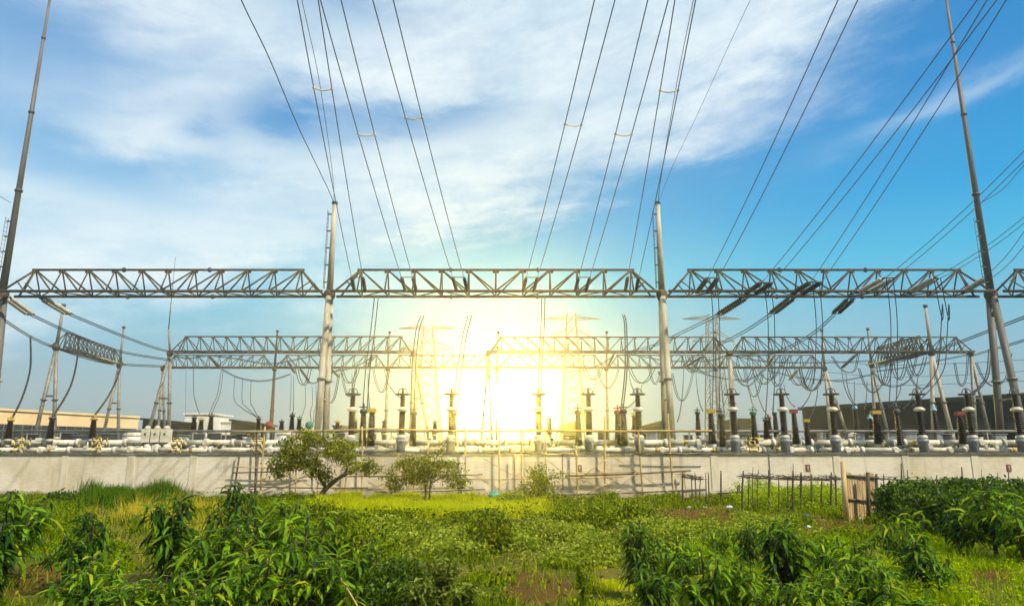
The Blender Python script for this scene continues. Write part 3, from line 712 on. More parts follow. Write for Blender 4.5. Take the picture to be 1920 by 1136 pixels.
# ------------------------------------------------------------------ yard equipment
def arrester():
    r = empty('surge_arrester', (0, 0, 0)); ROOT[r.name] = Vector()
    z = lambda py: U(960, py, 44).z
    b = z(849)-.6
    MB().lathe([(.30, 0), (.30, .92), (.36, .94), (.36, 1)], (0, 0, 0), (0, 0, z(823)), 14).build('pedestal', M['greybase'], r)
    MB().lathe([(.26, 0), (.33, .3), (.30, .75), (.18, 1)], (0, 0, z(823)), (0, 0, z(815)), 14).build('base_cap', M['whitedirty'], r)
    MB().lathe(shed_profile(.27, 11, .72), (0, 0, z(815)), (0, 0, z(772)), 12).build('lower_column', M['porcelain'], r)
    MB().lathe([(.2, 0), (.36, .25), (.38, .6), (.2, 1)], (0, 0, z(772)), (0, 0, z(763)), 14).build('grading_collar', M['white'], r)
    MB().lathe(shed_profile(.21, 8, .72), (0, 0, z(763)), (0, 0, z(740)), 12).build('upper_column', M['porcelain'], r)
    k = MB(); zz = z(739); n = 18
    k.sweep([Vector((.5*math.cos(2*math.pi*i/n), .5*math.sin(2*math.pi*i/n), zz)) for i in range(n+1)], .05, 6)
    for a in range(4): k.tube((0, 0, zz), (.5*math.cos(a*math.pi/2), .5*math.sin(a*math.pi/2), zz), .03, n=5)
    k.build('corona_ring', M['darksteel'], r)
    k = MB(); k.tube((0, 0, zz-.05), (0, 0, z(729)), .09, n=8)
    k.sweep([Vector((-.35, 0, zz)), Vector((-.25, 0, zz+.3)), Vector((0, 0, zz+.4)), Vector((.25, 0, zz+.3)), Vector((.35, 0, zz))], .03, 5)
    k.build('terminal', M['darksteel'], r)
    return r
al = [(660, 'ringed arrester with white collar, first right of the left short post'), (754, 'ringed arrester with white collar, second right of the left short post'), (846, 'ringed arrester with white collar, dim in the glare left of the sun'),
      (1010, 'ringed arrester with white collar, nearly lost in the glare right of the sun'), (1104, 'ringed arrester with white collar, beside the foot of the hazy lattice tower'), (1197, 'ringed arrester with white collar, first left of the right short post'),
      (1375, 'ringed arrester with white collar, in line with the joint post of the second row'), (1468, 'ringed arrester with white collar, between the green-capped and red-capped bushings'), (1562, 'ringed arrester with white collar, in front of the left end of the dark building'),
      (1725, 'ringed arrester with white collar, just left of the pale A-frame post'), (1818, 'ringed arrester with white collar, next to the dark red-capped bushing'), (1908, 'ringed arrester with white collar, at the right edge beside the tall mast leg')]
proto = arrester()
for i, (px, lab) in enumerate(al):
    o = proto if i == 0 else copy_tree(proto)
    p = U(px, 780, 44); o.location = (p.x, 44, 0); o.scale = (.92, .92, 1); tag(o, lab, 'surge arrester', 'ringed surge arresters of the yard')

def bushing(capm, hazard_base=False, box=False):
    """unit bushing, insulator 1 m tall above z=0, stem below"""
    r = empty('bushing', (0, 0, 0)); ROOT[r.name] = Vector()
    MB().lathe([(.16, 0), (.16, .85), (.24, .86), (.24, 1)], (0, 0, -2.2), (0, 0, 0), 10).build('stem', M['whitedirty'], r)
    MB().lathe([(q*(1.15-.45*t), t) for q, t in shed_profile(.26, 16, .74)], (0, 0, 0), (0, 0, 1.75), 12).build('insulator', M['porcelain'], r)
    k = MB()
    if box: k.box((0, 0, 1.86), (.46, .3, .22)); k.tube((0, 0, 1.7), (0, 0, 1.96), .12, n=8)
    else:
        k.lathe([(.2, 0), (.24, .5), (.15, 1)], (0, 0, 1.75), (0, 0, 2.0), 10); k.tube((0, 0, 1.9), (0, 0, 2.3), .05); k.tube((-.26, 0, 2.1), (.26, 0, 2.1), .035)
    k.build('cap', capm, r)
    if hazard_base: MB().box((0, -.02, -.45), (.75, .5, .8)).build('striped_guard', M['hazard'], r)
    return r
protos = {}
def place_bushing(px, ytop, ybot, cap, label, Y=46, box=False, hz=False, wid=1.0):
    key = (cap, box, hz)
    if key not in protos: protos[key] = bushing(M[cap], hz, box); o = protos[key]
    else: o = copy_tree(protos[key])
    b, tp = U(px, ybot, Y), U(px, ytop, Y); h = (tp.z-b.z)/1.95
    o.location = (b.x, Y, b.z); o.scale = (wid, wid, h)
    tag(o, label, 'bushing', 'brown insulator bushings of the yard')
bl = [(15, 786, 822, 'yellow', 'black bushing with yellow terminal, leftmost in the photo', 46, 0, 0, 1.0), (93, 782, 822, 'darksteel', 'black bushing at the foot of the leftmost A-frame post', 46, 0, 0, 1.0), (172, 784, 822, 'yellow', 'black bushing with yellow terminal, third from the left edge', 46, 0, 0, 1.0),
      (679, 768, 836, 'darksteel', 'thick brown bushing beside the yellow box, right of the left short post', 46, 0, 0, 1.15), (695, 766, 836, 'yellow', 'thick brown bushing with yellow box cap, right of the left short post', 46, 1, 0, 1.15), (774, 772, 836, 'darksteel', 'brown bushing under the hooked dropper left of the sun', 46, 0, 0, 1.1),
      (849, 772, 836, 'darksteel', 'pale hazy bushing under the dropper nearest the sun', 46, 0, 0, 1.1), (1085, 770, 836, 'darksteel', 'hazy bushing at the foot of the tall lattice tower', 46, 0, 0, 1.1), (1160, 770, 834, 'red', 'reddish-capped bushing left of its twin, left of the right short post', 46, 0, 0, 1.1), (1171, 768, 836, 'darksteel', 'dark-capped twin bushing left of the right short post', 45.6, 0, 0, 1.1),
      (1336, 768, 832, 'yellow', 'dark bushing with wide yellow cap, right of the right short post', 46, 1, 0, 1.1), (1356, 776, 838, 'darksteel', 'dark bushing right of the wide yellow cap', 46, 0, 0, 1.0), (1416, 772, 832, 'green', 'dark bushing with green cap', 46, 0, 0, 1.0), (1438, 786, 822, 'darksteel', 'short dark bushing right of the green cap', 47, 0, 0, .9),
      (1493, 768, 832, 'red', 'dark bushing with red cap before the corner of the dark building', 46, 1, 0, 1.0), (1516, 786, 836, 'yellow', 'dark bushing with yellow box over a striped guard', 46, 1, 1, .9), (1648, 770, 832, 'yellow', 'thick dark bushing with yellow box before the dark building', 45.8, 1, 0, 1.25), (1690, 768, 842, 'darksteel', 'plain dark bushing right of the thick yellow-boxed one', 46, 0, 0, .95),
      (1807, 772, 832, 'red', 'dark bushing with dull red cap near the right edge', 45.8, 1, 0, 1.15)]
for px, a, b, cap, lab, Y, bx, hz, wd in bl: place_bushing(px, a, b, cap, lab, Y, bool(bx), bool(hz), wd)
bk = [(362, 782, 808, 'darksteel', 'small dark post bushing before the small white house'), (394, 778, 808, 'darksteel', 'thicker dark post bushing at the right corner of the small white house'), (376, 786, 808, 'yellow', 'small yellow-topped post bushing before the small white house'), (483, 784, 812, 'darksteel', 'dark post bushing below the three thin droppers'),
      (527, 790, 812, 'darksteel', 'small dark post bushing right of the brown slender post'), (546, 778, 812, 'darksteel', 'dark post bushing between the brown slender post and the left short post'), (560, 784, 812, 'green', 'greenish post bushing left of the left short post'), (1310, 772, 816, 'darksteel', 'dark post bushing left of the wide yellow cap'), (1456, 770, 818, 'blue', 'dark post bushing with pale blue cap beside the white-banded arrester'),
      (1608, 762, 816, 'blue', 'dark post bushing with pale blue cap before the dark building, left'), (1757, 766, 814, 'blue', 'dark post bushing with pale blue cap at the pale A-frame foot'), (1635, 782, 816, 'blue', 'short post with pale blue cap beside the thick yellow-boxed bushing'), (1443, 782, 812, 'red', 'short post with red cap right of the green-capped bushing'), (632, 790, 812, 'yellow', 'short post with yellow cap right of the left short post'),
      (1190, 778, 812, 'yellow', 'short post with yellow cap left of the right short post'), (665, 788, 812, 'yellow', 'short post with yellow cap beside the first arrester'), (720, 790, 812, 'darksteel', 'short dark post right of the yellow-boxed twin'), (1030, 785, 814, 'darksteel', 'short hazy post right of the sun'), (815, 790, 814, 'darksteel', 'short hazy post left of the sun')]
for px, a, b, cap, lab in bk: place_bushing(px, a, b, cap, lab, 54, False, False, .95)
for px, py, c, lab in ((504, 797, 'red', 'red ball-topped valve left of the left short post'), (580, 797, 'green', 'green ball-topped valve at the foot of the left short post')):
    p = U(px, py, 50); t = thing('ball_valve', (p.x, p.y, 0), lab, 'valve', 'ball-topped valves')
    MB().ball(p, .3).build('ball', M[c], t); MB().tube((p.x, p.y, 0), p-Vector((0, 0, .25)), .12, n=8).build('stem', M['greybase'], t)

# gas-insulated pipes along the wall
def pipe_run(Y, py, r, label, cuts, seed):
    rnd = random.Random(seed); z = U(960, py, Y).z
    x0, x1 = U(-40, py, Y).x, U(1960, py, Y).x
    t = thing('gas_pipe', (x0, Y, z), label, 'pipe', 'white pipes behind the wall')
    x = x0
    while x < x1:
        L = rnd.uniform(2.4, 4.2); e = min(x+L, x1)
        MB().lathe([(r, 0), (r, 1)], (x, Y, z), (e-.12, Y, z), 14).build('pipe_section', M['white'], t)
        MB().lathe([(r*1.4, 0), (r*1.4, 1)], (e-.17, Y, z), (e+.05, Y, z), 14).build('flange', M['whitedirty'], t)
        if rnd.random() < .75:
            xx = x+L*rnd.uniform(.3, .7)
            MB().lathe([(r*1.35, 0), (r*1.35, .75), (r*1.1, .8), (r*.9, 1)], (xx, Y+.1, z), (xx, Y-r*1.8, z), 14).build('inspection_cover', M['white'], t)
        if rnd.random() < .6:
            xx = x+L*rnd.uniform(.15, .85)
            MB().lathe([(r*.55, 0), (r*.55, .7), (r*.8, .72), (r*.8, 1)], (xx, Y, z), (xx, Y, z+r*1.9), 10).build('branch_stub', M['whitedirty'], t)
        k = MB(); k.box((x+L*.5, Y, z/2-r*.4), (.16, .22, z-r*.8)); k.build('support', M['greybase'], t)
        if rnd.random() < .5:
            xx = x+L*rnd.uniform(.1, .9); MB().lathe([(r*1.08, 0), (r*1.08, 1)], (xx-.1, Y, z), (xx+.1, Y, z), 14).build('marking_band', M['yellow'], t)
        for q in range(rnd.randint(2, 4)):
            xx = x+L*rnd.uniform(.05, .92); kk = rnd.random()
            if kk < .45: MB().box((xx, Y-r*.5, z+r*1.15), (rnd.uniform(.12, .34), .2, rnd.uniform(.12, .3))).build('junction_box', M[rnd.choice(('whitedirty', 'darksteel', 'greybase', 'white'))], t)
            elif kk < .75: MB().tube((xx, Y, z+r), (xx+rnd.uniform(-.15, .15), Y, z+r+rnd.uniform(.15, .45)), .045, n=6).build('valve_stem', M[rnd.choice(('darksteel', 'whitedirty', 'yellow'))], t)
            else: MB().sweep(smooth([Vector((xx, Y-r, z)), Vector((xx+.15, Y-r*2, z-.2)), Vector((xx+.5, Y-r*1.6, z-.25)), Vector((xx+.7, Y-r, z))], 4), .025, 5).build('control_cable', M['wire'], t)
        x = e
pipe_run(46.6, 830, .2, 'upper white gas pipe running along the top of the wall', (), 3)
pipe_run(44.8, 843.5, .165, 'lower white gas pipe just above the wall coping', (), 8)
# grey handrail pipe
Y = 48.6; z = U(960, 808, Y).z
t = thing('service_pipe', (0, Y, z), 'thin grey pipe on posts above the white pipes', 'pipe')
MB().tube((U(-30, 808, Y).x, Y, z), (U(1950, 808, Y).x, Y, z), .085, n=10).build('pipe', M['steel'], t)
for px in range(-10, 1940, 62):
    x = U(px, 808, Y).x; MB().tube((x, Y, 0), (x, Y, z-.08), .05, n=6).build('post', M['steel'], t)
# cabinets with domed lids
for i, px in enumerate((277, 295, 313)):
    Y = 45.7; a, b = U(px, 804, Y), U(px, 829, Y); wd = 15/F*Y
    t = thing('drive_cabinet', (a.x, Y, 0), 'pale drive cabinet with domed lid, %s of the three' % ('leftmost', 'middle', 'rightmost')[i], 'cabinet', 'three domed cabinets on the pipes')
    MB().box((a.x, Y, (a.z+b.z)/2), (wd, .5, a.z-b.z)).build('body', M['white'], t)
    MB().lathe([(wd*.38, 0), (wd*.34, .5), (wd*.15, 1)], (a.x, Y, a.z), (a.x, Y, a.z+.22), 12).build('lid', M['whitedirty'], t)
    MB().box((a.x, Y-.262, (a.z+b.z)/2+.1), (.12, .02, .12)).build('gauge', M['darksteel'], t)
    p = U(px, 838, Y); MB().ball(p, .27).build('drive_housing', M['white'], t)
    MB().tube((a.x, Y, 0), (a.x, Y, b.z), .12, n=8).build('support', M['greybase'], t)
# striped stiles
for i, (px, lab) in enumerate(((39, 'at the far left edge'), (184, 'left of the three domed cabinets'), (334, 'right of the three domed cabinets'), (485, 'behind the left end of the scaffold'), (1412, 'under the green-capped bushing'))):
    Y = 44.2; a, b = U(px, 821, Y), U(px, 848, Y); w2 = 8/F*Y
    t = thing('striped_stile', (a.x, Y, 0), 'black and yellow striped stile over the pipes, '+lab, 'stile', 'striped stiles over the pipes')
    for sx in (-1, 1):
        for yy in (-.1, .5): MB().tube((a.x+sx*w2, Y+yy, 1.2), (a.x+sx*w2, Y+yy, a.z), .045, n=5).build('post', M['hazard'], t)
    for zz in np.linspace(b.z+.1, a.z, 5): MB().tube((a.x-w2, Y-.1, zz), (a.x+w2, Y-.1, zz), .035, n=5).build('rung', M['hazard'], t)
# clutter between pipes and rail: dark boxes, white domes
rnd = random.Random(5)
spots = [(60, 816), (130, 814), (148, 817), (205, 815), (345, 817), (372, 815), (405, 814), (428, 818), (452, 815), (640, 814), (700, 816), (752, 815), (1068, 816), (1130, 812), (1222, 814), (1290, 817), (1330, 818), (1394, 815), (1432, 817), (1470, 816), (1540, 814), (1582, 813), (1610, 816), (1672, 815), (1705, 813), (1740, 811), (1758, 812), (1770, 815), (1846, 814), (1872, 816)]
near = ['left of the second black bushing', 'between the two leftmost A-frames', 'just right of the second black bushing', 'right of the third black bushing', 'right of the domed cabinets', 'below the small white house, left', 'below the small white house, right', 'left of the dark slab', 'below the dark slab', 'right of the left short post', 'beside the yellow-boxed twin', 'at the second arrester', 'right of the sun', 'left of the reddish pair', 'before the dark shed', 'right of the right short post', 'below the wide yellow cap', 'below the small far block', 'right of the green cap', 'at the red-capped bushing', 'right of the striped guard', 'below the left end of the dark building', 'below the first blue cap', 'left of the plain bushing', 'right of the plain bushing', 'left of the pale A-frame foot', 'at the pale A-frame foot', 'between the feet of the pale A-frame', 'right of the dull red cap', 'left of the tall mast foot']
for (px, py), nb in zip(spots, near):
    Y = 50.5; p = U(px, py-rnd.uniform(0, 2), Y); ww = rnd.uniform(.35, .9)
    t = thing('control_box', (p.x, Y, 0), 'small dark control box behind the pipes, '+nb, 'control box', 'dark control boxes behind the pipes')
    MB().box((p.x, Y, p.z-.35), (ww, .5, .7)).build('box', M[rnd.choice(('darksteel', 'greybase', 'darkroof'))], t)
    MB().box((p.x, Y, p.z+.025), (ww+.12, .62, .05)).build('lid', M['greybase'], t)
    MB().box((p.x, Y, (p.z-.7)/2), (.15, .15, p.z-.7)).build('stand', M['greybase'], t)
for px, py, w2, lab in ((250, 813, 36, 'left of the three domed cabinets'), (535, 811, 32, 'behind the left part of the scaffold'), (590, 812, 24, 'at the foot of the left short post'), (650, 814, 28, 'right of the left short post'), (1600, 816, 26, 'before the dark building'), (1572, 812, 24, 'right of the arrester before the dark building'), (760, 816, 22, 'under the second arrester')):
    Y = 52; p = U(px, py, Y); rr = w2/F*Y/2
    t = thing('domed_tank', (p.x, Y, 0), 'low white domed tank '+lab, 'tank', 'white domed tanks in the yard')
    MB().lathe([(rr, 0), (rr*.92, .3), (rr*.62, .7), (rr*.2, 1)], (p.x, Y, p.z-.18), (p.x, Y, p.z+.22), 16).build('dome', M['white'], t)
    MB().lathe([(rr*.96, 0), (rr*.96, 1)], (p.x, Y, 0), (p.x, Y, p.z-.185), 16).build('body', M['whitedirty'], t)

# ------------------------------------------------------------------ buildings
def blockbuilding(name, a, b, ztop, zbase, depth, label, mw, parts, cat='building'):
    """front face from a to b (world x,y), body behind it on the far side"""
    a, b = Vector((*a, 0)), Vector((*b, 0)); d = (b-a); L = d.length; d.normalize(); n = Vector((-d.y, d.x, 0))
    if n.dot(a) < 0: n = -n
    t = thing(name, a, label, cat)
    up = Vector((0, 0, 1)); ax = (d, n, up); c = (a+b)/2+n*(depth/2)
    MB().box(c+up*(ztop/2), (L, depth, ztop), ax).build('wall', mw, t)
    return t, a, d, n, L, ax
t, a, d, n, L, ax = blockbuilding('warehouse', (-72, 80.5), (-61.5, 114), 7.95, 0, 18, 'long beige warehouse with dark window band at the left edge', M['beige'], None)
MB().box((a+d*(L/2))+n*9+Vector((0, 0, 8.1)), (L+.4, 18.4, .3), ax).build('roof', M['beige'], t)
MB().box(a+d*4+n*7+Vector((0, 0, 8.8)), (7, 10, 1.1), ax).build('roof_block', M['beige'], t)
k = MB().box(a+d*4.3+n*1.96+Vector((0, 0, 8.75)), (4, .06, .4), ax).build('sign_band', M['yellow'], t)
wb = MB().box(a+d*(L/2)-n*.05+Vector((0, 0, 3.4)), (L-.6, .1, 5.6), ax).build('window_band', M['glassdark'], t)
for i in range(26): MB().box(a+d*(1+i*(L-2)/25)-n*.13+Vector((0, 0, 3.4)), (.1, .06, 5.6), ax).build('mullion', M['steel'], wb)
def simple(px0, px1, py, Y, dep, name, label, m, roofm, slope=0, win=False):
    A, B = U(px0, py, Y), U(px1, py, Y)
    t = thing(name, (A.x, Y, 0), label, 'building'); h = A.z
    if slope:
        zr = U(px1, slope, Y).z
        MB().prism([(A.x, Y, 0), (B.x, Y, 0), (B.x, Y, zr), (A.x, Y, h)], (0, dep, 0)).build('wall', m, t)
        MB().prism([(A.x-.3, Y-.3, h+.01), (B.x+.3, Y-.3, zr+.01), (B.x+.3, Y-.3, zr+.3), (A.x-.3, Y-.3, h+.3)], (0, dep+.6, 0)).build('roof', roofm, t)
    else:
        MB().box(((A.x+B.x)/2, Y+dep/2, h/2), (B.x-A.x, dep, h)).build('wall', m, t)
        MB().box(((A.x+B.x)/2, Y+dep/2, h+.12), (B.x-A.x+.4, dep+.4, .24)).build('roof', roofm, t)
    if win:
        f = MB().box((A.x+1.5, Y-.03, h-1.6), (.9, .1, .9)).build('window', M['glassdark'], t)
        MB().box((A.x+1.5, Y-.04, h-2.1), (1.1, .16, .1)).build('sill', M['housewhite'], f)
    k = MB().box(((A.x+B.x)/2, Y-.04, 1.1), (1.0, .08, 2.2)).build('door', M['darksteel'], t)
    return t
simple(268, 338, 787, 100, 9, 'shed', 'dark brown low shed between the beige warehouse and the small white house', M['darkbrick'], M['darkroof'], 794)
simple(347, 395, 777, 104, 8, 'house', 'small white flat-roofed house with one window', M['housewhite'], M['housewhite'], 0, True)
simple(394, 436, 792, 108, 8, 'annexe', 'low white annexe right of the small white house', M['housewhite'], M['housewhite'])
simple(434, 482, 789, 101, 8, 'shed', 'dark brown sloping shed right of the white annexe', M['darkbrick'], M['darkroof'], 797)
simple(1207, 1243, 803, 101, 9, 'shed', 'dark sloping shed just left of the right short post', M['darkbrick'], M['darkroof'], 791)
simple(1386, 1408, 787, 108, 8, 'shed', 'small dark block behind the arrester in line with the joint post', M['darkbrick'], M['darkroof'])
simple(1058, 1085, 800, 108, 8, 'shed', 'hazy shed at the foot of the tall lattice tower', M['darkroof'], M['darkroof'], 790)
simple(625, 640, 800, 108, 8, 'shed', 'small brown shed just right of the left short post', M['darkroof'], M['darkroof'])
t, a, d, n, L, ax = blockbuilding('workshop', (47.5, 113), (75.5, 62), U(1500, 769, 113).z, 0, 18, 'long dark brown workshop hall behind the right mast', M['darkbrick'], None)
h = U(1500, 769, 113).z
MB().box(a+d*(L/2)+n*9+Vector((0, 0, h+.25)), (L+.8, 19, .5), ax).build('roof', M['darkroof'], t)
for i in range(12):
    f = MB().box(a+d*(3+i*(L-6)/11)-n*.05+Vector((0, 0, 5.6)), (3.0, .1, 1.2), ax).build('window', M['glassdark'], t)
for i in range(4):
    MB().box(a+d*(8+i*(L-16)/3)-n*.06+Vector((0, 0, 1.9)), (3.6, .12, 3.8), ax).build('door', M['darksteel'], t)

# ------------------------------------------------------------------ bamboo scaffold
SY = 41.6
t = thing('bamboo_scaffold', (U(880, 930, SY).x, SY, 0), 'rickety bamboo scaffold leaning along the bright middle of the wall', 'scaffold')
def sp(px, py, dy=0): return U(px, py, SY+dy)
rnd = random.Random(9)
for px, top, dx, rr in ((450, 846, -8, .05), (482, 806, 1, .05), (497, 800, -4, .055), (556, 805, 2, .045), (600, 805, 0, .04), (652, 862, -4, .045), (679, 800, 2, .05), (747, 850, -3, .05), (803, 830, 1, .05), (872, 800, 2, .05), (937, 800, 0, .05), (965, 850, 1, .045), (977, 805, 1, .055), (1022, 800, 3, .05), (1080, 835, 2, .06), (1134, 780, -1, .065), (1197, 806, 7, .06), (1252, 775, 9, .065), (1282, 880, 2, .04)):
    a = sp(px, top); b = sp(px+dx+(px-960)*.012, 940); b = b+(b-a)*(.0 if b.z < .0 else (b.z/(a.z-b.z)))
    MB().sweep(smooth([a, (a+b)/2+Vector((rnd.uniform(-.03, .03), 0, 0)), b], 4), rr, 7).build('upright', M['bamboo'] if px > 490 else M['bamboodark'], t)
for a, b, rr, dk in (((436, 809), (700, 804), .05, 0), ((690, 803), (1010, 808), .05, 0), ((990, 806), (1335, 807), .06, 0), ((436, 875), (590, 876), .04, 0), ((436, 886), (560, 880), .05, 1), ((470, 912), (690, 914), .045, 1), ((640, 893), (905, 889), .045, 1), ((700, 922), (910, 917), .045, 1), ((880, 898), (1010, 896), .05, 0), ((995, 896), (1170, 893), .05, 0), ((1060, 892), (1295, 882), .065, 1), ((1030, 886), (1200, 884), .04, 0), ((1030, 928), (1322, 917), .055, 1), ((880, 930), (1060, 927), .05, 1), ((1180, 848), (1335, 850), .05, 1)):
    p, q = sp(*a, -.12), sp(*b, -.12)
    MB().sweep(smooth([p, (p+q)/2-Vector((0, 0, .04)), q], 4), rr*.9, 6).build('ledger', M['bamboodark' if dk else 'bamboo'], t)
for a, b in (((447, 918), (566, 866)), ((470, 918), (580, 872)), ((505, 866), (640, 944)), ((520, 885), (600, 860)), ((690, 903), (766, 942)), ((688, 918), (800, 880)), ((780, 908), (850, 944)), ((905, 858), (960, 890)), ((1018, 856), (1082, 905)), ((1085, 898), (1140, 858)), ((1140, 850), (1262, 928)), ((1080, 896), (1225, 946)), ((1150, 900), (1070, 940)), ((900, 940), (975, 885)), ((1200, 880), (1140, 930))):
    MB().tube(sp(*a, -.22), sp(*b, -.22), .035, .03, 6).build('brace', M['bamboo'], t)

# ------------------------------------------------------------------ stick fences and gate
def stickfence(name, posts, rails, Y, label, m='stick', twigs=0):
    g = G(posts[0][0], posts[0][2]); t = thing(name, (g.x, g.y, 0), label, 'fence'); rnd = random.Random(len(posts))
    for px, top, bot, rr in posts:
        b = G(px, bot); y = b.y if Y is None else Y; b = U(px, bot, y); b.z = -.1; a = U(px+rnd.uniform(-2, 2), top, y)
        MB().sweep(smooth([b, (a+b)/2+Vector((rnd.uniform(-.04, .04), 0, 0)), a], 3), [rr, rr, rr, rr*.9, rr*.9, rr*.75, rr*.6][:7], 6).build('post', M[m], t)
    for pts, rr in rails:
        y = Y or G(posts[0][0], posts[0][2]).y
        P = [U(px, py, y-.06) for px, py in pts]
        MB().sweep(smooth(P, 4), rr, 6).build('rail', M[m], t)
    if twigs:
        k = MB(); (x0, y0), (x1, y1) = rails[0][0][0], rails[0][0][-1]; y = Y
        for i in range(twigs):
            s = rnd.random(); p = U(x0+(x1-x0)*s, y0+(y1-y0)*s+rnd.uniform(-4, 3), y-.08)
            v = Vector((rnd.uniform(-1, 1), rnd.uniform(-.2, .2), rnd.uniform(-.25, .3)))*rnd.uniform(.3, .9)
            k.tube(p-v*.5, p+v*.5, .014, .006, 4)
        k.build('brushwood', M[m], t)
FY = 32.2
rp = [(1392, 882, 960, .045), (1404, 892, 955, .03), (1420, 880, 950, .025), (1440, 880, 946, .05), (1458, 890, 950, .03), (1478, 893, 955, .03), (1486, 882, 948, .05), (1503, 885, 960, .06), (1520, 888, 950, .03), (1540, 895, 955, .04), (1557, 885, 955, .05), (1568, 890, 955, .04), (1412, 875, 950, .02), (1487, 868, 950, .02), (1518, 870, 950, .015)]
stickfence('stick_fence', rp, [([(1392, 893), (1440, 897), (1500, 899), (1575, 897)], .035), ([(1400, 890), (1470, 896), (1560, 901)], .03)], FY, 'dark stick fence left of the bamboo gate', twigs=150)
rp2 = [(1280, 882, 945, .05), (1297, 890, 938, .03), (1305, 885, 935, .035), (1312, 893, 938, .03), (1323, 886, 938, .03), (1330, 885, 940, .035), (1351, 882, 935, .05), (1383, 908, 965, .04), (1388, 905, 965, .03)]
stickfence('stick_fence', rp2, [([(1278, 892), (1300, 897), (1318, 898)], .03), ([(1278, 922), (1325, 918)], .04), ([(1345, 925), (1390, 922)], .04)], 36, 'low broken stick fence at the right end of the scaffold', twigs=60)
rp3 = [(1690, 868, 940, .04), (1683, 905, 990, .035), (1703, 880, 940, .03), (1755, 890, 940, .04), (1803, 875, 930, .04), (1842, 880, 930, .02), (1890, 880, 930, .03), (1870, 885, 930, .02), (1658, 888, 940, .03)]
stickfence('stick_fence', rp3, [([(1640, 896), (1700, 900), (1790, 900), (1900, 902)], .035)], 34, 'dark sticks and rails poking out of the hedge right of the gate', twigs=60)
gY = 28.5
for px, top, bot, rr, m, lab in ((1580, 865, 985, .12, 'pale', 'tall pale leaning timber post at the left of the bamboo gate'), (1627, 885, 998, .09, 'stick', 'dark post standing in front of the bamboo gate')):
    p, q = U(px, top, gY), U(px+(8 if rr > .1 else 4), bot, gY); q.z = -.1
    o = MB().sweep([p-q, Vector((0, 0, 0))], [rr*.8, rr], 8).build('gate_post', M['bamboo'] if m == 'pale' else M['bark']); o.location = q
    tag(o, lab, 'gate post', 'posts of the bamboo gate')
t = thing('bamboo_gate', U(1583, 975, gY+.3), 'leaning gate of upright bamboo slats with a white strip along its foot', 'gate')
a0, a1, b0, b1 = U(1584, 886, gY+.3), U(1641, 890, gY+.6), U(1593, 976, gY+.3), U(1645, 980, gY+.6)
n = 13
for i in range(n):
    s = i/(n-1); p, q = a0.lerp(a1, s), b0.lerp(b1, s); dz = random.uniform(-.06, .08)
    MB().box((p+q)/2+Vector((0, random.uniform(-.01, .01), dz/2)), (.095, .035, (p-q).length+dz), ((a1-a0).normalized(), Vector((0, 1, 0)), (p-q).normalized())).build('slat', M['slat'], t)
for s in (.06, .56):
    p, q = a0.lerp(b0, s), a1.lerp(b1, s); MB().tube(p+Vector((-.1, -.07, 0)), q+Vector((.1, -.07, 0)), .05, n=6).build('rail', M['stick'], t)
p, q = a0.lerp(b0, .96), a1.lerp(b1, .96); MB().box((p+q)/2+Vector((.1, -.05, 0)), ((q-p).length*.75, .03, .16)).build('foot_strip', M['litter_white'], t)
MB().tube(a1+Vector((.03, -.04, .05)), b1+Vector((.03, -.04, -.3)), .045, n=6).build('stile', M['stick'], t)

# ------------------------------------------------------------------ vegetation
def tree(px, pyb, Y, limbs, clumps, leafm, n, ls, label, name='tree', group=None, trunk_r=.12):
    base = U(px, pyb, Y); base.z = 0
    t = thing(name, base, label, name.replace('_', ' '), group)
    k = MB()
    for pts, r0, r1 in limbs:
        P = smooth([base if p is None else U(p[0], p[1], Y+(p[2] if len(p) > 2 else 0)) for p in pts], 4)
        k.sweep(P, [r0+(r1-r0)*i/(len(P)-1) for i in range(len(P))], 7)
    k.build('trunk', M['bark'], t)
    Pp, Dd = [], []
    tot = sum(c[2]*c[3] for c in clumps)
    for cx, cy, rx, ry, *dz in clumps:
        c = U(cx, cy, Y+(dz[0] if dz else 0)); wx, wz_ = rx/F*Y, ry/F*Y
        cnt = int(n*rx*ry/tot)
        sub = max(3, cnt//40)
        cen = nrm(RNG.normal(0, 1, (sub, 3)))*RNG.uniform(.25, 1, (sub, 1))**.6
        cen = cen*[wx, wx*.8, wz_]+np.array(c)
        q = np.repeat(cen, 40, 0); q = q+RNG.normal(0, .17, q.shape)*[1.1, 1.1, .7]
        dd = RNG.normal(0, 1, q.shape); dd[:, 2] -= .3
        Pp.append(q); Dd.append(dd)
    P = np.concatenate(Pp); D_ = np.concatenate(Dd); m_ = len(P)
    V, T = diamond_arrays(P, D_, RNG.uniform(.6, 1.2, m_)*ls, RNG.uniform(.35, .6, m_)*ls)
    np_mesh('crown', V-np.array(base), T, leafm, t)
    return t
tree(590, 942, 38, [([None, (612, 915), (640, 893), (668, 880)], .17, .06), ([(612, 915), (596, 890), (592, 868), (600, 845)], .10, .03), ([(640, 893), (655, 870), (640, 845)], .07, .025), ([(592, 880), (560, 858), (530, 850)], .06, .02), ([(655, 885), (690, 868)], .05, .02)],
     [(535, 865, 32, 22), (560, 835, 38, 18), (610, 826, 38, 14), (575, 862, 30, 18, .6), (600, 880, 26, 16), (640, 850, 36, 18, -.5), (668, 868, 34, 16), (694, 880, 20, 10), (520, 884, 18, 12), (580, 812, 16, 7), (650, 832, 22, 8), (620, 900, 20, 8)], M['treeleaf'], 8600, .17,
     'spreading tree with a leaning trunk before the left part of the scaffold')
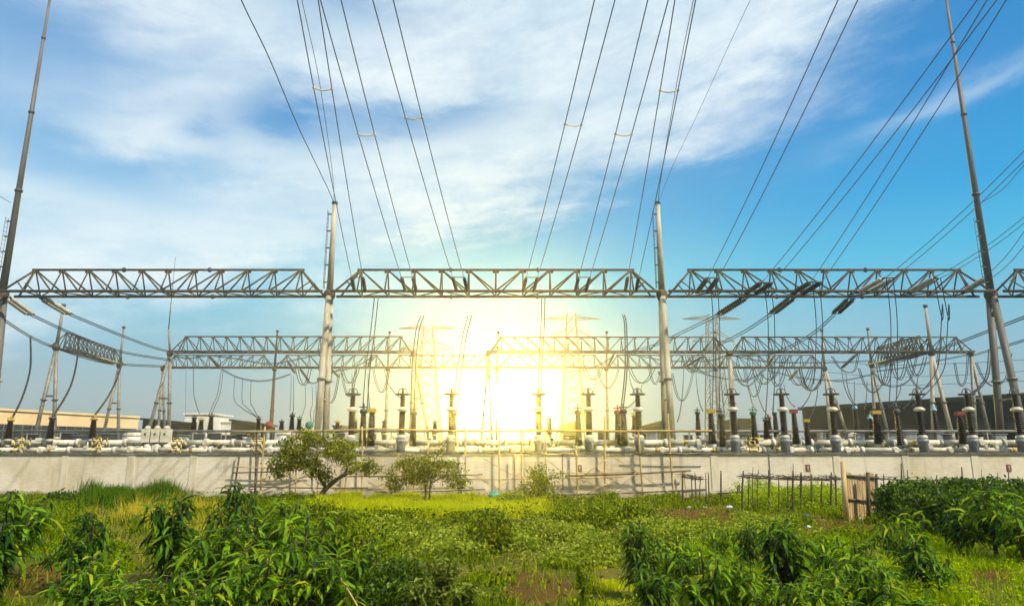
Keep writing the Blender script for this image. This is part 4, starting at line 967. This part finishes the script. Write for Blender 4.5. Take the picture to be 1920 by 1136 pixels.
tree(798, 944, 38, [([None, (798, 915), (796, 885), (790, 868)], .07, .03), ([(806, 943), (806, 915), (812, 885), (830, 868)], .06, .025), ([(797, 905), (770, 880), (750, 870)], .045, .02), ([(808, 905), (840, 890), (860, 885)], .04, .015)],
     [(760, 885, 34, 20), (800, 870, 40, 20), (835, 880, 34, 18), (860, 900, 20, 14), (745, 905, 18, 12), (795, 898, 34, 14), (770, 862, 22, 9)], M['treeleaf'], 5600, .16,
     'hazy yellow-green tree with thin stems left of the glowing sun')
tree(1010, 944, 38.5, [([None, (1010, 920), (1008, 890)], .05, .02), ([None, (1022, 915), (1030, 895)], .04, .015), ([None, (998, 915), (992, 895)], .04, .015)],
     [(1008, 888, 22, 16), (1000, 908, 26, 18), (1024, 910, 22, 18), (1012, 930, 34, 14), (1042, 890, 10, 6)], M['treeleaf'], 3000, .15, 'round bushy young tree right of the glowing sun', 'tree')
def bush(px, pyb, wpx, top, label, m, n=2600, ls=.13, group=None, name='bush', Y=None):
    b = G(px, pyb) if Y is None else U(px, pyb, Y); Y = b.y
    h = max(U(px, top, Y).z, .5); wx = wpx/F*Y/2
    t = thing(name, (b.x, Y, 0), label, name, group)
    k = MB()
    for i in range(6):
        a = random.uniform(0, 6.28); k.sweep(smooth([Vector((b.x, Y, -.05)), Vector((b.x+math.cos(a)*wx*.3, Y+math.sin(a)*wx*.3, h*.45)), Vector((b.x+math.cos(a)*wx*.6, Y+math.sin(a)*wx*.6, h*.85))], 3), [.035, .032, .03, .026, .022, .018, .012], 5)
    k.build('stem', M['bark'], t)
    sub = n//30; cen = nrm(RNG.normal(0, 1, (sub, 3)))*RNG.uniform(.3, 1, (sub, 1))**.5
    cen[:, 2] = (cen[:, 2]*.5+.5)*h*.95; cen[:, :2] *= wx*np.sqrt(np.clip(1-(cen[:, 2:3]/h-.42)**2*1.6, .1, 1))
    q = np.repeat(cen, 30, 0)+RNG.normal(0, .11, (sub*30, 3)); q[:, 2] = np.abs(q[:, 2])
    dd = RNG.normal(0, 1, q.shape); dd[:, 2] += .2
    V, T = diamond_arrays(q, dd, RNG.uniform(.6, 1.3, len(q))*ls, RNG.uniform(.35, .6, len(q))*ls)
    np_mesh('foliage', V, T, m, t)
    return t
bush(915, 1036, 76, 962, 'round olive-green bush alone in the middle of the garden', M['darkherb'], 4200, .11)
bush(965, 950, 60, 925, 'low olive bush at the foot of the wall below the sun', M['darkherb'], 1500, .11)
gh = 'dark hedge bushes right of the gate'
hl = ['directly right of the bamboo gate', 'second right of the bamboo gate', 'third right of the bamboo gate', 'in the middle of the hedge', 'in the middle of the hedge, nearer the viewer', 'towards the right edge', 'towards the right edge, nearer the viewer', 'at the right edge of the photo', 'behind the tall sapling at the right']
for i, (px, pb, wpx, tp) in enumerate(((1690, 985, 70, 905), (1720, 975, 90, 898), (1770, 975, 90, 896), (1810, 972, 90, 896), (1740, 1000, 90, 925), (1860, 975, 90, 894), (1800, 1005, 100, 920), (1915, 985, 90, 897), (1885, 1000, 90, 910))):
    bush(px, pb, wpx, tp, 'dark green hedge bush '+hl[i], M['bushleaf'], 3400, .17, gh, 'hedge_bush')
bush(665, 1136, 150, 985, 'big dark fine-leaved bush right of the near left saplings', M['darkherb'], 5200, .10, None, 'bush', 14.2)
bush(745, 1136, 110, 1050, 'dark fine-leaved bush in front, left of the grey-green herb', M['bushleaf'], 3400, .09, None, 'bush', 12.6)
bush(600, 1000, 80, 940, 'small bright bush left of the leaning tree foot', M['darkherb'], 2000, .12, None, 'bush', 24)
bush(20, 1000, 110, 945, 'dark bush behind the sapling at the left edge', M['bushleaf'], 3000, .14, None, 'bush', 25)
bush(110, 950, 60, 925, 'low dark bush at the wall foot left of the reeds', M['bushleaf'], 1600, .15, None, 'bush', 37)
bush(320, 948, 46, 928, 'low dark bush at the wall foot right of the reeds', M['bushleaf'], 1200, .15, None, 'bush', 37)
bush(1110, 1000, 60, 955, 'small dark bush right of the middle behind the pale herbs', M['darkherb'], 1800, .12, None, 'bush', 25)
bush(1190, 985, 80, 950, 'flat dark bush below the scaffold right end', M['darkherb'], 1800, .13, None, 'bush', 27)

# peach-like saplings with drooping lance leaves
def sapling_mesh(h, spread, nb, m, leafL, seed):
    rg = np.random.default_rng(seed); rd = random.Random(seed)
    r = empty('sapling', (0, 0, 0)); ROOT[r.name] = Vector()
    k = MB(); Pl, Dl, Ll, Dr = [], [], [], []
    st = [(Vector((0, 0, -.1)), Vector((rd.uniform(-.08, .08), rd.uniform(-.08, .08), h*.96)), .035)]
    for i in range(nb):
        a = 6.28*i/nb+rd.uniform(-.4, .4); z0 = h*rd.uniform(.05, .5); e = h*rd.uniform(.38, .98); s = spread*rd.uniform(.3, 1.1)*(1.2-.55*e/h)
        st.append((Vector((0, 0, z0)), Vector((math.cos(a)*s, math.sin(a)*s, e)), .02))
    for p, q, r0 in st:
        mid = (p+q)/2+Vector((q.x-p.x, q.y-p.y, 0))*.18; P = smooth([p, mid, q], 5)
        k.sweep(P, [r0*(1-.75*i/(len(P)-1)) for i in range(len(P))], 5)
        L = (q-p).length; n = int(L*leafL)
        for j in range(n):
            u = .2+.8*(j/n)**.55; x = P[min(int(u*(len(P)-1)), len(P)-1)]
            a = rd.uniform(0, 6.28); tip = max(0, (u-.75)/.25)
            Pl.append((x.x+rd.uniform(-.02, .02), x.y+rd.uniform(-.02, .02), x.z+rd.uniform(-.05, .05)))
            Dl.append((math.cos(a), math.sin(a), rd.uniform(-.1, .8)+tip*rd.uniform(0, 1.3))); Ll.append(rd.uniform(.20, .42)*(1-.25*tip)); Dr.append(rd.uniform(.6, 2.6))
    k.build('stem', M['bark'], r)
    P = np.array(Pl); Ll = np.array(Ll); V, T = leaf_arrays(P, np.array(Dl), Ll, Ll*rg.uniform(.14, .2, len(Ll)), np.array(Dr))
    np_mesh('foliage', V, T, m, r)
    return r
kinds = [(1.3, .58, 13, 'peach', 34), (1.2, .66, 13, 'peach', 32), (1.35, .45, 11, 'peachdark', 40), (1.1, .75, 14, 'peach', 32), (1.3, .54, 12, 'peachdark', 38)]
SP = [None]*5
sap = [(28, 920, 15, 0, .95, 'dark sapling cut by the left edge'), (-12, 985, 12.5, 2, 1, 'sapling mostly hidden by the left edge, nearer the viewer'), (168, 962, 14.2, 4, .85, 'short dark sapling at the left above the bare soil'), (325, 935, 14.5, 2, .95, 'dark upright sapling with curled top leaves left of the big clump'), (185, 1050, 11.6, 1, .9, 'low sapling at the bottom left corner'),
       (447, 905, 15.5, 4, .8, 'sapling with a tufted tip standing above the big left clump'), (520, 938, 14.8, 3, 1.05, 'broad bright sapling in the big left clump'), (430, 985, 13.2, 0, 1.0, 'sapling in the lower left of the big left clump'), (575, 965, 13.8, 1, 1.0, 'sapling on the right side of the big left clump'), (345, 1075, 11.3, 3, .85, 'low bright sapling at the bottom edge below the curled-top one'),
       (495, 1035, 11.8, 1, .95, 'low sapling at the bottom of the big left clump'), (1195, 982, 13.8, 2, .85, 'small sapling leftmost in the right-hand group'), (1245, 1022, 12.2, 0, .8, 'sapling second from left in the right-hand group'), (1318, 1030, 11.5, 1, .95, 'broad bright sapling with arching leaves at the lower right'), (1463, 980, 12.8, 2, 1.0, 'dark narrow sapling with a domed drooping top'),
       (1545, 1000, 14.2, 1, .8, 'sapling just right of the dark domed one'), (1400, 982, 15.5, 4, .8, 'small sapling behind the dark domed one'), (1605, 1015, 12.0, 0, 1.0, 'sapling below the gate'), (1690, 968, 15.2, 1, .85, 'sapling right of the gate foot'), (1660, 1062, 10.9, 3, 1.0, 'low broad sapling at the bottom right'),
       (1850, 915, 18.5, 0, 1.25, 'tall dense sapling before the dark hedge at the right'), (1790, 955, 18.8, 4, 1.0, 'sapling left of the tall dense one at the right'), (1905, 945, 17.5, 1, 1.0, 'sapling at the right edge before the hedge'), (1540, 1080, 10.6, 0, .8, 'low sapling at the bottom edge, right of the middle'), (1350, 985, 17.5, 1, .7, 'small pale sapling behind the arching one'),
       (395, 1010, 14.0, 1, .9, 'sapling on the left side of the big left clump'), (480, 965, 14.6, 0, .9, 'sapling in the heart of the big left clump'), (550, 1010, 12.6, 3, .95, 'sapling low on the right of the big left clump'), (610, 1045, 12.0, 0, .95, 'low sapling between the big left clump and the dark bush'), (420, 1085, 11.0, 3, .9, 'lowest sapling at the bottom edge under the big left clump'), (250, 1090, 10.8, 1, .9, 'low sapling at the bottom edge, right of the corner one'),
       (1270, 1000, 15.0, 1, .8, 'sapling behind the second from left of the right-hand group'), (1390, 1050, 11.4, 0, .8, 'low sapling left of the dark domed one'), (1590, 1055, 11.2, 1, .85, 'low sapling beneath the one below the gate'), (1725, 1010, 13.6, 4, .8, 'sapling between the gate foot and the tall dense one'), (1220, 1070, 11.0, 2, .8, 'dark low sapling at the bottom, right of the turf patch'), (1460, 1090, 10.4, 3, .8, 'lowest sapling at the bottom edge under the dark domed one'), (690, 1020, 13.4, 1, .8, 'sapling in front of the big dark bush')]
gsap = 'saplings in the foreground garden'
rnd = random.Random(4)
for i, (px, py, Y, kd, wd, lab) in enumerate(sap):
    h0, sp_, nb, mm, dens = kinds[kd]
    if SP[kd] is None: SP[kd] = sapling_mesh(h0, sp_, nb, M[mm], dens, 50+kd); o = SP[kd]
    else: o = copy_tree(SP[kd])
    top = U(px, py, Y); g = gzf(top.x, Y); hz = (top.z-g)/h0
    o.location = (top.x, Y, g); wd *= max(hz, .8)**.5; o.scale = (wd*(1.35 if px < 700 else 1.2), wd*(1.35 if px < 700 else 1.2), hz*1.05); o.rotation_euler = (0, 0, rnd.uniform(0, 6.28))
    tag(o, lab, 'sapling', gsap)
# grey-green herb plants
def herb(px, top, Y, wd, n, label, m='greyherb', ls=.16):
    p = U(px, top, Y); g = gzf(p.x, Y); h = p.z-g
    t = thing('herb_plant', (p.x, Y, g), label, 'plant', 'tall herb plants in the garden'); k = MB(); Pl, Dl = [], []
    for i in range(n):
        a = random.uniform(0, 6.28); s = wd*random.uniform(.2, 1); e = Vector((math.cos(a)*s, math.sin(a)*s, h*random.uniform(.6, 1)))
        k.sweep(smooth([Vector((0, 0, -.05))+e*.02, e*.5+Vector((0, 0, h*.1)), e], 3), .008, 4)
        for j in range(26):
            u = random.uniform(.2, 1); q = e*u+Vector((0, 0, h*.25*u*(1-u)*2)); b = random.uniform(0, 6.28)
            Pl.append(tuple(q)); Dl.append((math.cos(b), math.sin(b), random.uniform(0, .8)))
    ROOT[t.name] = Vector(); k.build('stem', M['greyherb'], t)
    P = np.array(Pl); L = RNG.uniform(.6, 1.2, len(P))*ls
    V, T = leaf_arrays(P, np.array(Dl), L, L*.28, RNG.uniform(.2, 1.2, len(P))); np_mesh('foliage', V, T, M[m], t)
herb(825, 1040, 12.2, .5, 34, 'grey-green feathery herb at the bottom, left of the bare mound')
herb(790, 1085, 11.6, .4, 24, 'low grey-green herb at the bottom edge, beside the dark bush')
herb(1092, 1045, 12.6, .13, 8, 'lone thin dark herb beside the yellow-green turf patch', 'darkherb', .12)
herb(870, 1090, 11.5, .3, 18, 'low grey-green herb at the bottom edge, nearest the bare mound')

a, b = U(632, 1072, 12.4), U(668, 1136, 11.2); b = b+(b-a)*(b.z/(a.z-b.z))
o = MB().sweep(smooth([Vector(a)-b, (Vector(a)-b)*.5+Vector((.02, 0, 0)), Vector((0, 0, 0))], 4), .014, 5).build('dry_stick', M['bamboo']); o.location = b
tag(o, 'thin bare stick leaning in front of the big dark bush', 'stick')
# ground cover
def scatter(n, x0, x1, y0, y1):
    """points on the ground, uniform in area within depth range, inside the widening field"""
    y = RNG.uniform(y0, y1, n); x = RNG.uniform(-1, 1, n)*(.79*y+6)
    z = gz(x, y); px, py = PXn(x, y, z)
    return x, y, z, px, py
def sel(mask, *a): return [v[mask] for v in a]
def clump_noise(x, y, s, ph=0): return .5+.25*np.sin(x*s+ph+1.7*np.sin(y*s*.7+ph))+.25*np.sin(y*s*1.3+2*ph+1.3*np.sin(x*s*.6))
WA = 0
x, y, z, px, py = scatter(400000, 0, 0, 9.5, 41.7)
keep = RNG.uniform(0, 1, len(x)) < (.35+.65*(y/41)) ; x, y, z, px, py = sel(keep, x, y, z, px, py)
sm = soilmask(x, y)+ (clump_noise(x, y, 2.1)-.5)*.5
x, y, z, px, py = sel((sm < -.05) | (RNG.uniform(0, 1, len(x)) < .06), x, y, z, px, py)
def inb(a, b, c, d): return (px > a) & (px < b) & (py > c) & (py < d)
zone = np.zeros(len(x), int)                                   # 0 default grass
jit = RNG.normal(0, 1, len(x)); jx = px+jit*14; jy = py+RNG.normal(0, 4, len(x))
gn = clump_noise(x, y, 1.1, .5)
zone[(jx > 170) & (jx < 420) & (jy > 950) & (jy < 1010) & (gn+RNG.normal(0, .2, len(x)) > .58)] = 1   # dry grass
zone[(jx > 165) & (jx < 335) & (jy > 930) & (jy < 952)] = 2    # reeds
zone[(jx > 590) & (jx < 1010) & (jy > 936) & (jy < 974)] = 3   # lime strip
zone[(jx > 590) & (jx < 1260) & (jy >= 974) & (jy < 998)] = 4  # dark herb belt
zone[(jx > 930) & (jx < 1180) & (jy >= 1000) & (jy < 1064)] = 5
zone[(jx > 690) & (jx < 890) & (jy >= 1000) & (jy < 1050)] = 5
zone[(jx > 1180) & (jx < 1950) & (jy > 1028)] = 6              # rape
zone[(jx > 1390) & (jx < 1575) & (jy > 930) & (jy < 957)] = 7  # fenced herbs
zone[(jx > 1100) & (jx < 1210) & (jy > 1062) & (jy < 1150)] = 8 # short yellow-green turf
zone[(jx > 1190) & (jx < 1480) & (jy > 985) & (jy < 1028)] = 5
def blades(zid, per, L0, L1, W, lean, name, m, lab, frac=1., cn=(1.7, 0.)):
    q = (zone == zid) & (RNG.uniform(0, 1, len(x)) < frac)
    X, Y_, Z = sel(q, x, y, z); X = np.repeat(X, per)+RNG.normal(0, .06, len(X)*per); Y_ = np.repeat(Y_, per)+RNG.normal(0, .06, len(Y_)*per); Z = np.repeat(Z, per)-.02
    hmod = .35+1.25*clump_noise(X, Y_, *cn)
    V, T = blade_arrays(np.stack([X, Y_, Z], 1), RNG.uniform(L0, L1, len(X))*hmod, np.full(len(X), W)*RNG.uniform(.7, 1.3, len(X)), lean)
    o = np_mesh(name, V, T, M[m]); tag(o, lab, 'ground cover', None, 'stuff')
def leafy(zid, per, H, ls, name, m, lab, frac=1., cn=(1.4, 2.)):
    q = (zone == zid) & (RNG.uniform(0, 1, len(x)) < frac)
    X, Y_, Z = sel(q, x, y, z); n = len(X)*per
    X = np.repeat(X, per)+RNG.normal(0, .09, n); Y_ = np.repeat(Y_, per)+RNG.normal(0, .09, n); Z = np.repeat(Z, per)
    Z = Z+RNG.uniform(.02, 1, n)*H*(.45+1.1*clump_noise(X, Y_, *cn))
    a = RNG.uniform(0, 6.28, n); D_ = np.stack([np.cos(a), np.sin(a), RNG.uniform(-.3, .9, n)], 1)
    V, T = diamond_arrays(np.stack([X, Y_, Z], 1), D_, RNG.uniform(.6, 1.3, n)*ls, RNG.uniform(.4, .7, n)*ls)
    o = np_mesh(name, V, T, M[m]); tag(o, lab, 'ground cover', None, 'stuff')
blades(0, 2, .14, .36, .022, .7, 'grass', 'grass', 'rough green grass over the garden ground')
leafy(0, 1, .30, .10, 'weeds', 'darkherb', 'mixed low weeds growing through the grass', .8)
blades(1, 4, .35, .8, .02, .55, 'dry_grass', 'drygrass', 'tall straw-yellow grass at the left', .4)
blades(2, 4, .5, .95, .03, .35, 'reeds', 'reed', 'dark green reeds at the wall foot on the left', .9)
blades(3, 5, .2, .45, .03, .6, 'lime_grass', 'limegrass', 'bright lime grass strip below the sunlit wall')
leafy(4, 4, .42, .12, 'herb_belt', 'darkherb', 'belt of dark leafy herbs across the middle')
leafy(5, 6, .42, .10, 'pale_herbs', 'herbleaf', 'pale leafy herb patches in the middle of the garden')
blades(5, 1, .2, .4, .02, .6, 'herb_grass', 'grass', 'grass among the pale herbs', .6)
blades(6, 4, .12, .34, .016, .5, 'rape_field', 'rape', 'fine yellow-green plants across the bottom right')
leafy(6, 2, .26, .07, 'rape_leaves', 'rape', 'small yellow-green leaves of the plants at the bottom right')
leafy(6, 1, .40, .045, 'rape_flowers', 'flower', 'scattered yellow flowers at the bottom right', .22)
leafy(7, 6, .75, .12, 'fenced_herbs', 'rape', 'yellow-green herbs growing behind the stick fence')
leafy(7, 1, .9, .07, 'fenced_flowers', 'flower', 'yellow flowers among the herbs behind the stick fence', .5)
blades(8, 3, .05, .13, .018, .8, 'turf', 'limegrass', 'short yellow-green turf beside the bare mound', .9)

# litter
def litter(px, py, s, m, lab, name='plastic_bag'):
    g = G(px, py); g.z = gzf(g.x, g.y)+.05; k = MB(); rr = random.Random(int(px))
    n = 9; i0 = 0
    for j in range(5):
        ph = math.pi*j/4
        for i in range(n):
            a = 6.283*i/n; q = rr.uniform(.7, 1.2); k.v.append(Vector((math.cos(a)*math.sin(ph)*s*q, math.sin(a)*math.sin(ph)*s*.7*q, s*.45*(1-math.cos(ph))*q)))
    for j in range(4):
        for i in range(n): k.f.append((j*n+i, j*n+(i+1) % n, (j+1)*n+(i+1) % n, (j+1)*n+i))
    o = k.build(name, M[m]); o.location = g; tag(o, lab, 'litter', 'litter on the garden ground')
for px, py, s, m, lab in ((1293, 958, .14, 'litter_white', 'white bag on the reddish path, left of the stick fence'), (1322, 955, .1, 'litter_white', 'small white bag on the reddish path below the broken fence'), (1368, 955, .17, 'litter_white', 'white bag at the left foot of the stick fence'), (1512, 974, .15, 'litter_blue', 'blue plastic bag below the stick fence'), (1484, 982, .11, 'litter_white', 'white scrap left of the blue bag'), (1515, 990, .11, 'litter_white', 'white scrap below the blue bag'), (928, 940, .4, 'litter_teal', 'teal plastic sheet at the wall foot below the sun'), (912, 938, .3, 'litter_pink', 'pink plastic bag left of the teal sheet'), (1640, 968, .15, 'litter_white', 'tiny white scrap behind the gate')):
    litter(px, py, s, m, lab)

# ------------------------------------------------------------------ air
HAZE = 0.0011
hz = MB().box((0, 38, 34), (300, 204, 74)).build('haze', None or bpy.data.materials.new('haze_air')); hz['kind'] = 'stuff'
hm = hz.data.materials[0]; hm.use_nodes = True; t = NT(hm.node_tree); hm.node_tree.nodes.remove(hm.node_tree.nodes['Principled BSDF'])
pv = t.n('ShaderNodeVolumePrincipled'); pv.inputs['Density'].default_value = HAZE; pv.inputs['Anisotropy'].default_value = .9
pv.inputs['Color'].default_value = (.97, .95, .88, 1)
t.link(pv.outputs[0], hm.node_tree.nodes['Material Output'].inputs['Volume'])
tag(hz, 'thin bright haze over the whole yard and garden', 'haze')

# ------------------------------------------------------------------ sky, sun, camera
def world():
    W = bpy.data.worlds.new('World'); SC.world = W; W.use_nodes = True; nt = W.node_tree; t = NT(nt)
    bg = nt.nodes['Background']
    tc = t.n('ShaderNodeTexCoord'); sp = t.n('ShaderNodeSeparateXYZ'); t.link(tc.outputs['Generated'], sp.inputs[0])
    X, Y, Z = sp.outputs
    az = t.m('ARCTAN2', X, Y); el = t.m('ARCSINE', Z)
    ns = t.n('ShaderNodeTexSky', sky_type='NISHITA'); ns.sun_disc = False; ns.sun_elevation = R(SUN_EL); ns.sun_rotation = R(SUN_AZ)
    ns.air_density = 1.2; ns.dust_density = .6; ns.ozone_density = 2.0
    nis = t.mix(1, ns.outputs[0], (.1, .1, .1), 'MULTIPLY')
    e01 = t.m('DIVIDE', el, 1.0)
    clear = t.ramp(e01, [(0.0, (.28, .33, .34)), (.07, (.28, .38, .42)), (.16, (.19, .43, .56)), (.25, (.05, .41, .64)), (.33, (.0, .29, .61)), (.45, (.0, .21, .53)), (.62, (.002, .16, .43)), (1, (.004, .08, .28))])
    clear = t.mix(.04, clear, nis)
    # clouds in direction space
    cb = t.n('ShaderNodeCombineXYZ'); t.link(az, cb.inputs[0]); t.link(t.m('MULTIPLY', el, 1.7), cb.inputs[1])
    rot = t.n('ShaderNodeMapping'); rot.inputs['Rotation'].default_value = (0, 0, R(-14)); t.link(cb.outputs[0], rot.inputs[0])
    st = t.n('ShaderNodeMapping'); st.inputs['Scale'].default_value = (1, 1.9, 1); t.link(rot.outputs[0], st.inputs[0])
    n1 = t.noise(st.outputs[0], 2.6, 9, .56, .6); n2 = t.noise(st.outputs[0], 9, 9, .62, .3); n3 = t.noise(cb.outputs[0], 34, 6, .7)
    wob = t.m('ADD', t.m('MULTIPLY', t.m('SUBTRACT', n1, .5), .22), t.m('ADD', t.m('MULTIPLY', t.m('SUBTRACT', n2, .5), .11), t.m('MULTIPLY', t.m('SUBTRACT', n3, .5), .035)))
    # right edge: el above a slanting line; left part reaches low
    line = t.m('ADD', t.m('MULTIPLY', az, .33), .315)
    right = t.sstep(t.m('ADD', t.m('SUBTRACT', el, line), wob), -.035, .10)
    leftw = t.sstep(t.m('ADD', az, t.m('MULTIPLY', wob, 1.4)), .0, -.24)
    lowl = t.sstep(t.m('ADD', el, wob), .13, .36)
    cl = t.m('MAXIMUM', right, t.m('MULTIPLY', leftw, lowl))
    def blob(px, py, rx, ry, amp, ang=0):
        d = ray(px, py); a0 = math.atan2(d.x, d.y); e0 = math.atan2(d.z, math.hypot(d.x, d.y))
        da = t.m('SUBTRACT', az, a0); de = t.m('SUBTRACT', el, e0); c_, s_ = math.cos(ang), math.sin(ang)
        u = t.m('ADD', t.m('MULTIPLY', da, c_), t.m('MULTIPLY', de, s_)); v = t.m('SUBTRACT', t.m('MULTIPLY', de, c_), t.m('MULTIPLY', da, s_))
        q = t.m('ADD', t.m('POWER', t.m('DIVIDE', t.m('ABSOLUTE', t.m('ADD', u, t.m('MULTIPLY', wob, .7))), rx), 2), t.m('POWER', t.m('DIVIDE', t.m('ABSOLUTE', t.m('ADD', v, t.m('MULTIPLY', wob, .45))), ry), 2))
        return t.m('MULTIPLY', t.m('EXPONENT', t.m('MULTIPLY', q, -1)), amp)
    for b in ((545, 215, .085, .042, .95, 0), (760, 232, .15, .022, .75, .1), (405, 235, .025, .02, .6, 0), (30, 40, .16, .10, .75, 0), (110, 290, .18, .035, .6, -.12), (620, 10, .11, .03, .5, 0), (330, 330, .14, .03, .3, 0), (640, 420, .12, .06, .2, 0),
              (1700, 75, .12, .03, .5, .3), (1880, 170, .13, .06, .8, .3), (1500, 140, .18, .03, .25, .25)):
        cl = t.m('MULTIPLY', cl, t.m('SUBTRACT', 1, blob(*b)))
    cl = t.m('MAXIMUM', cl, blob(1800, 165, .13, .016, .42, .22))
    dens = t.m('MULTIPLY', cl, t.m('ADD', .68, t.m('MULTIPLY', t.sstep(t.m('ADD', t.m('MULTIPLY', n2, .8), t.m('MULTIPLY', n3, .2)), .28, .68), .30)))
    ccol = t.mix(t.sstep(n1, .3, .7), (.50, .64, .74), (.72, .79, .82))
    sky = t.mix(t.m('MINIMUM', dens, 1), clear, ccol)
    # the low sun and its aureole
    sd = ray(932, 757).normalized()
    dt = t.n('ShaderNodeVectorMath', operation='DOT_PRODUCT'); t.link(tc.outputs['Generated'], dt.inputs[0]); dt.inputs[1].default_value = sd
    ang = t.m('ARCCOSINE', t.m('MINIMUM', dt.outputs['Value'], .9999999))
    def gau(w, amp, col):
        g = t.m('MULTIPLY', t.m('EXPONENT', t.m('MULTIPLY', t.m('POWER', t.m('DIVIDE', ang, w), 2), -1)), amp)
        return t.mix(1, t.n_comb(g), col, 'MULTIPLY')
    def comb(g):
        c = t.n('ShaderNodeCombineXYZ')
        for i in range(3): t.link(g, c.inputs[i])
        return c.outputs[0]
    t.n_comb = comb
    for w_, amp, col in ((.015, GLOW, (1, .77, .11)), (.034, 2, (1, 1, 1)), (.085, .4, (.8, .93, 1.1))):
        sky = t.mix(1, sky, gau(w_, amp, col), 'ADD')
    t.link(sky, bg.inputs[0]); bg.inputs[1].default_value = 1.0
SUN_EL, SUN_AZ, GLOW = 45, 132, 3400
world()
L = bpy.data.lights.new('sun', 'SUN'); L.energy = 5.0; L.angle = R(.6); L.color = (1, .93, .80)
so = bpy.data.objects.new('sun', L); COL.objects.link(so)
az = R(48); el = R(SUN_EL)   # behind the viewer, to the right
dirv = Vector((math.sin(az)*math.cos(el), -math.cos(az)*math.cos(el), math.sin(el)))
so.rotation_euler = (-dirv).to_track_quat('-Z', 'Y').to_euler(); so.location = dirv*30
cam = bpy.data.cameras.new('camera'); cam.sensor_width = 36; cam.lens = F/1920*36; cam.clip_end = 2000
co = bpy.data.objects.new('camera', cam); COL.objects.link(co); co.location = (0, 0, CZ); co.rotation_euler = (math.pi/2+PITCH, 0, 0)
SC.camera = co
vs = SC.view_settings; vs.view_transform = 'Standard'; vs.look = 'None'; vs.exposure = 0.38; vs.gamma = 1; vs.use_curve_mapping = False
SC.render.engine = 'CYCLES'
cy = SC.cycles; cy.max_bounces = 6; cy.diffuse_bounces = 3; cy.glossy_bounces = 2; cy.transmission_bounces = 4; cy.volume_bounces = 0; cy.transparent_max_bounces = 4
cy.use_denoising = True
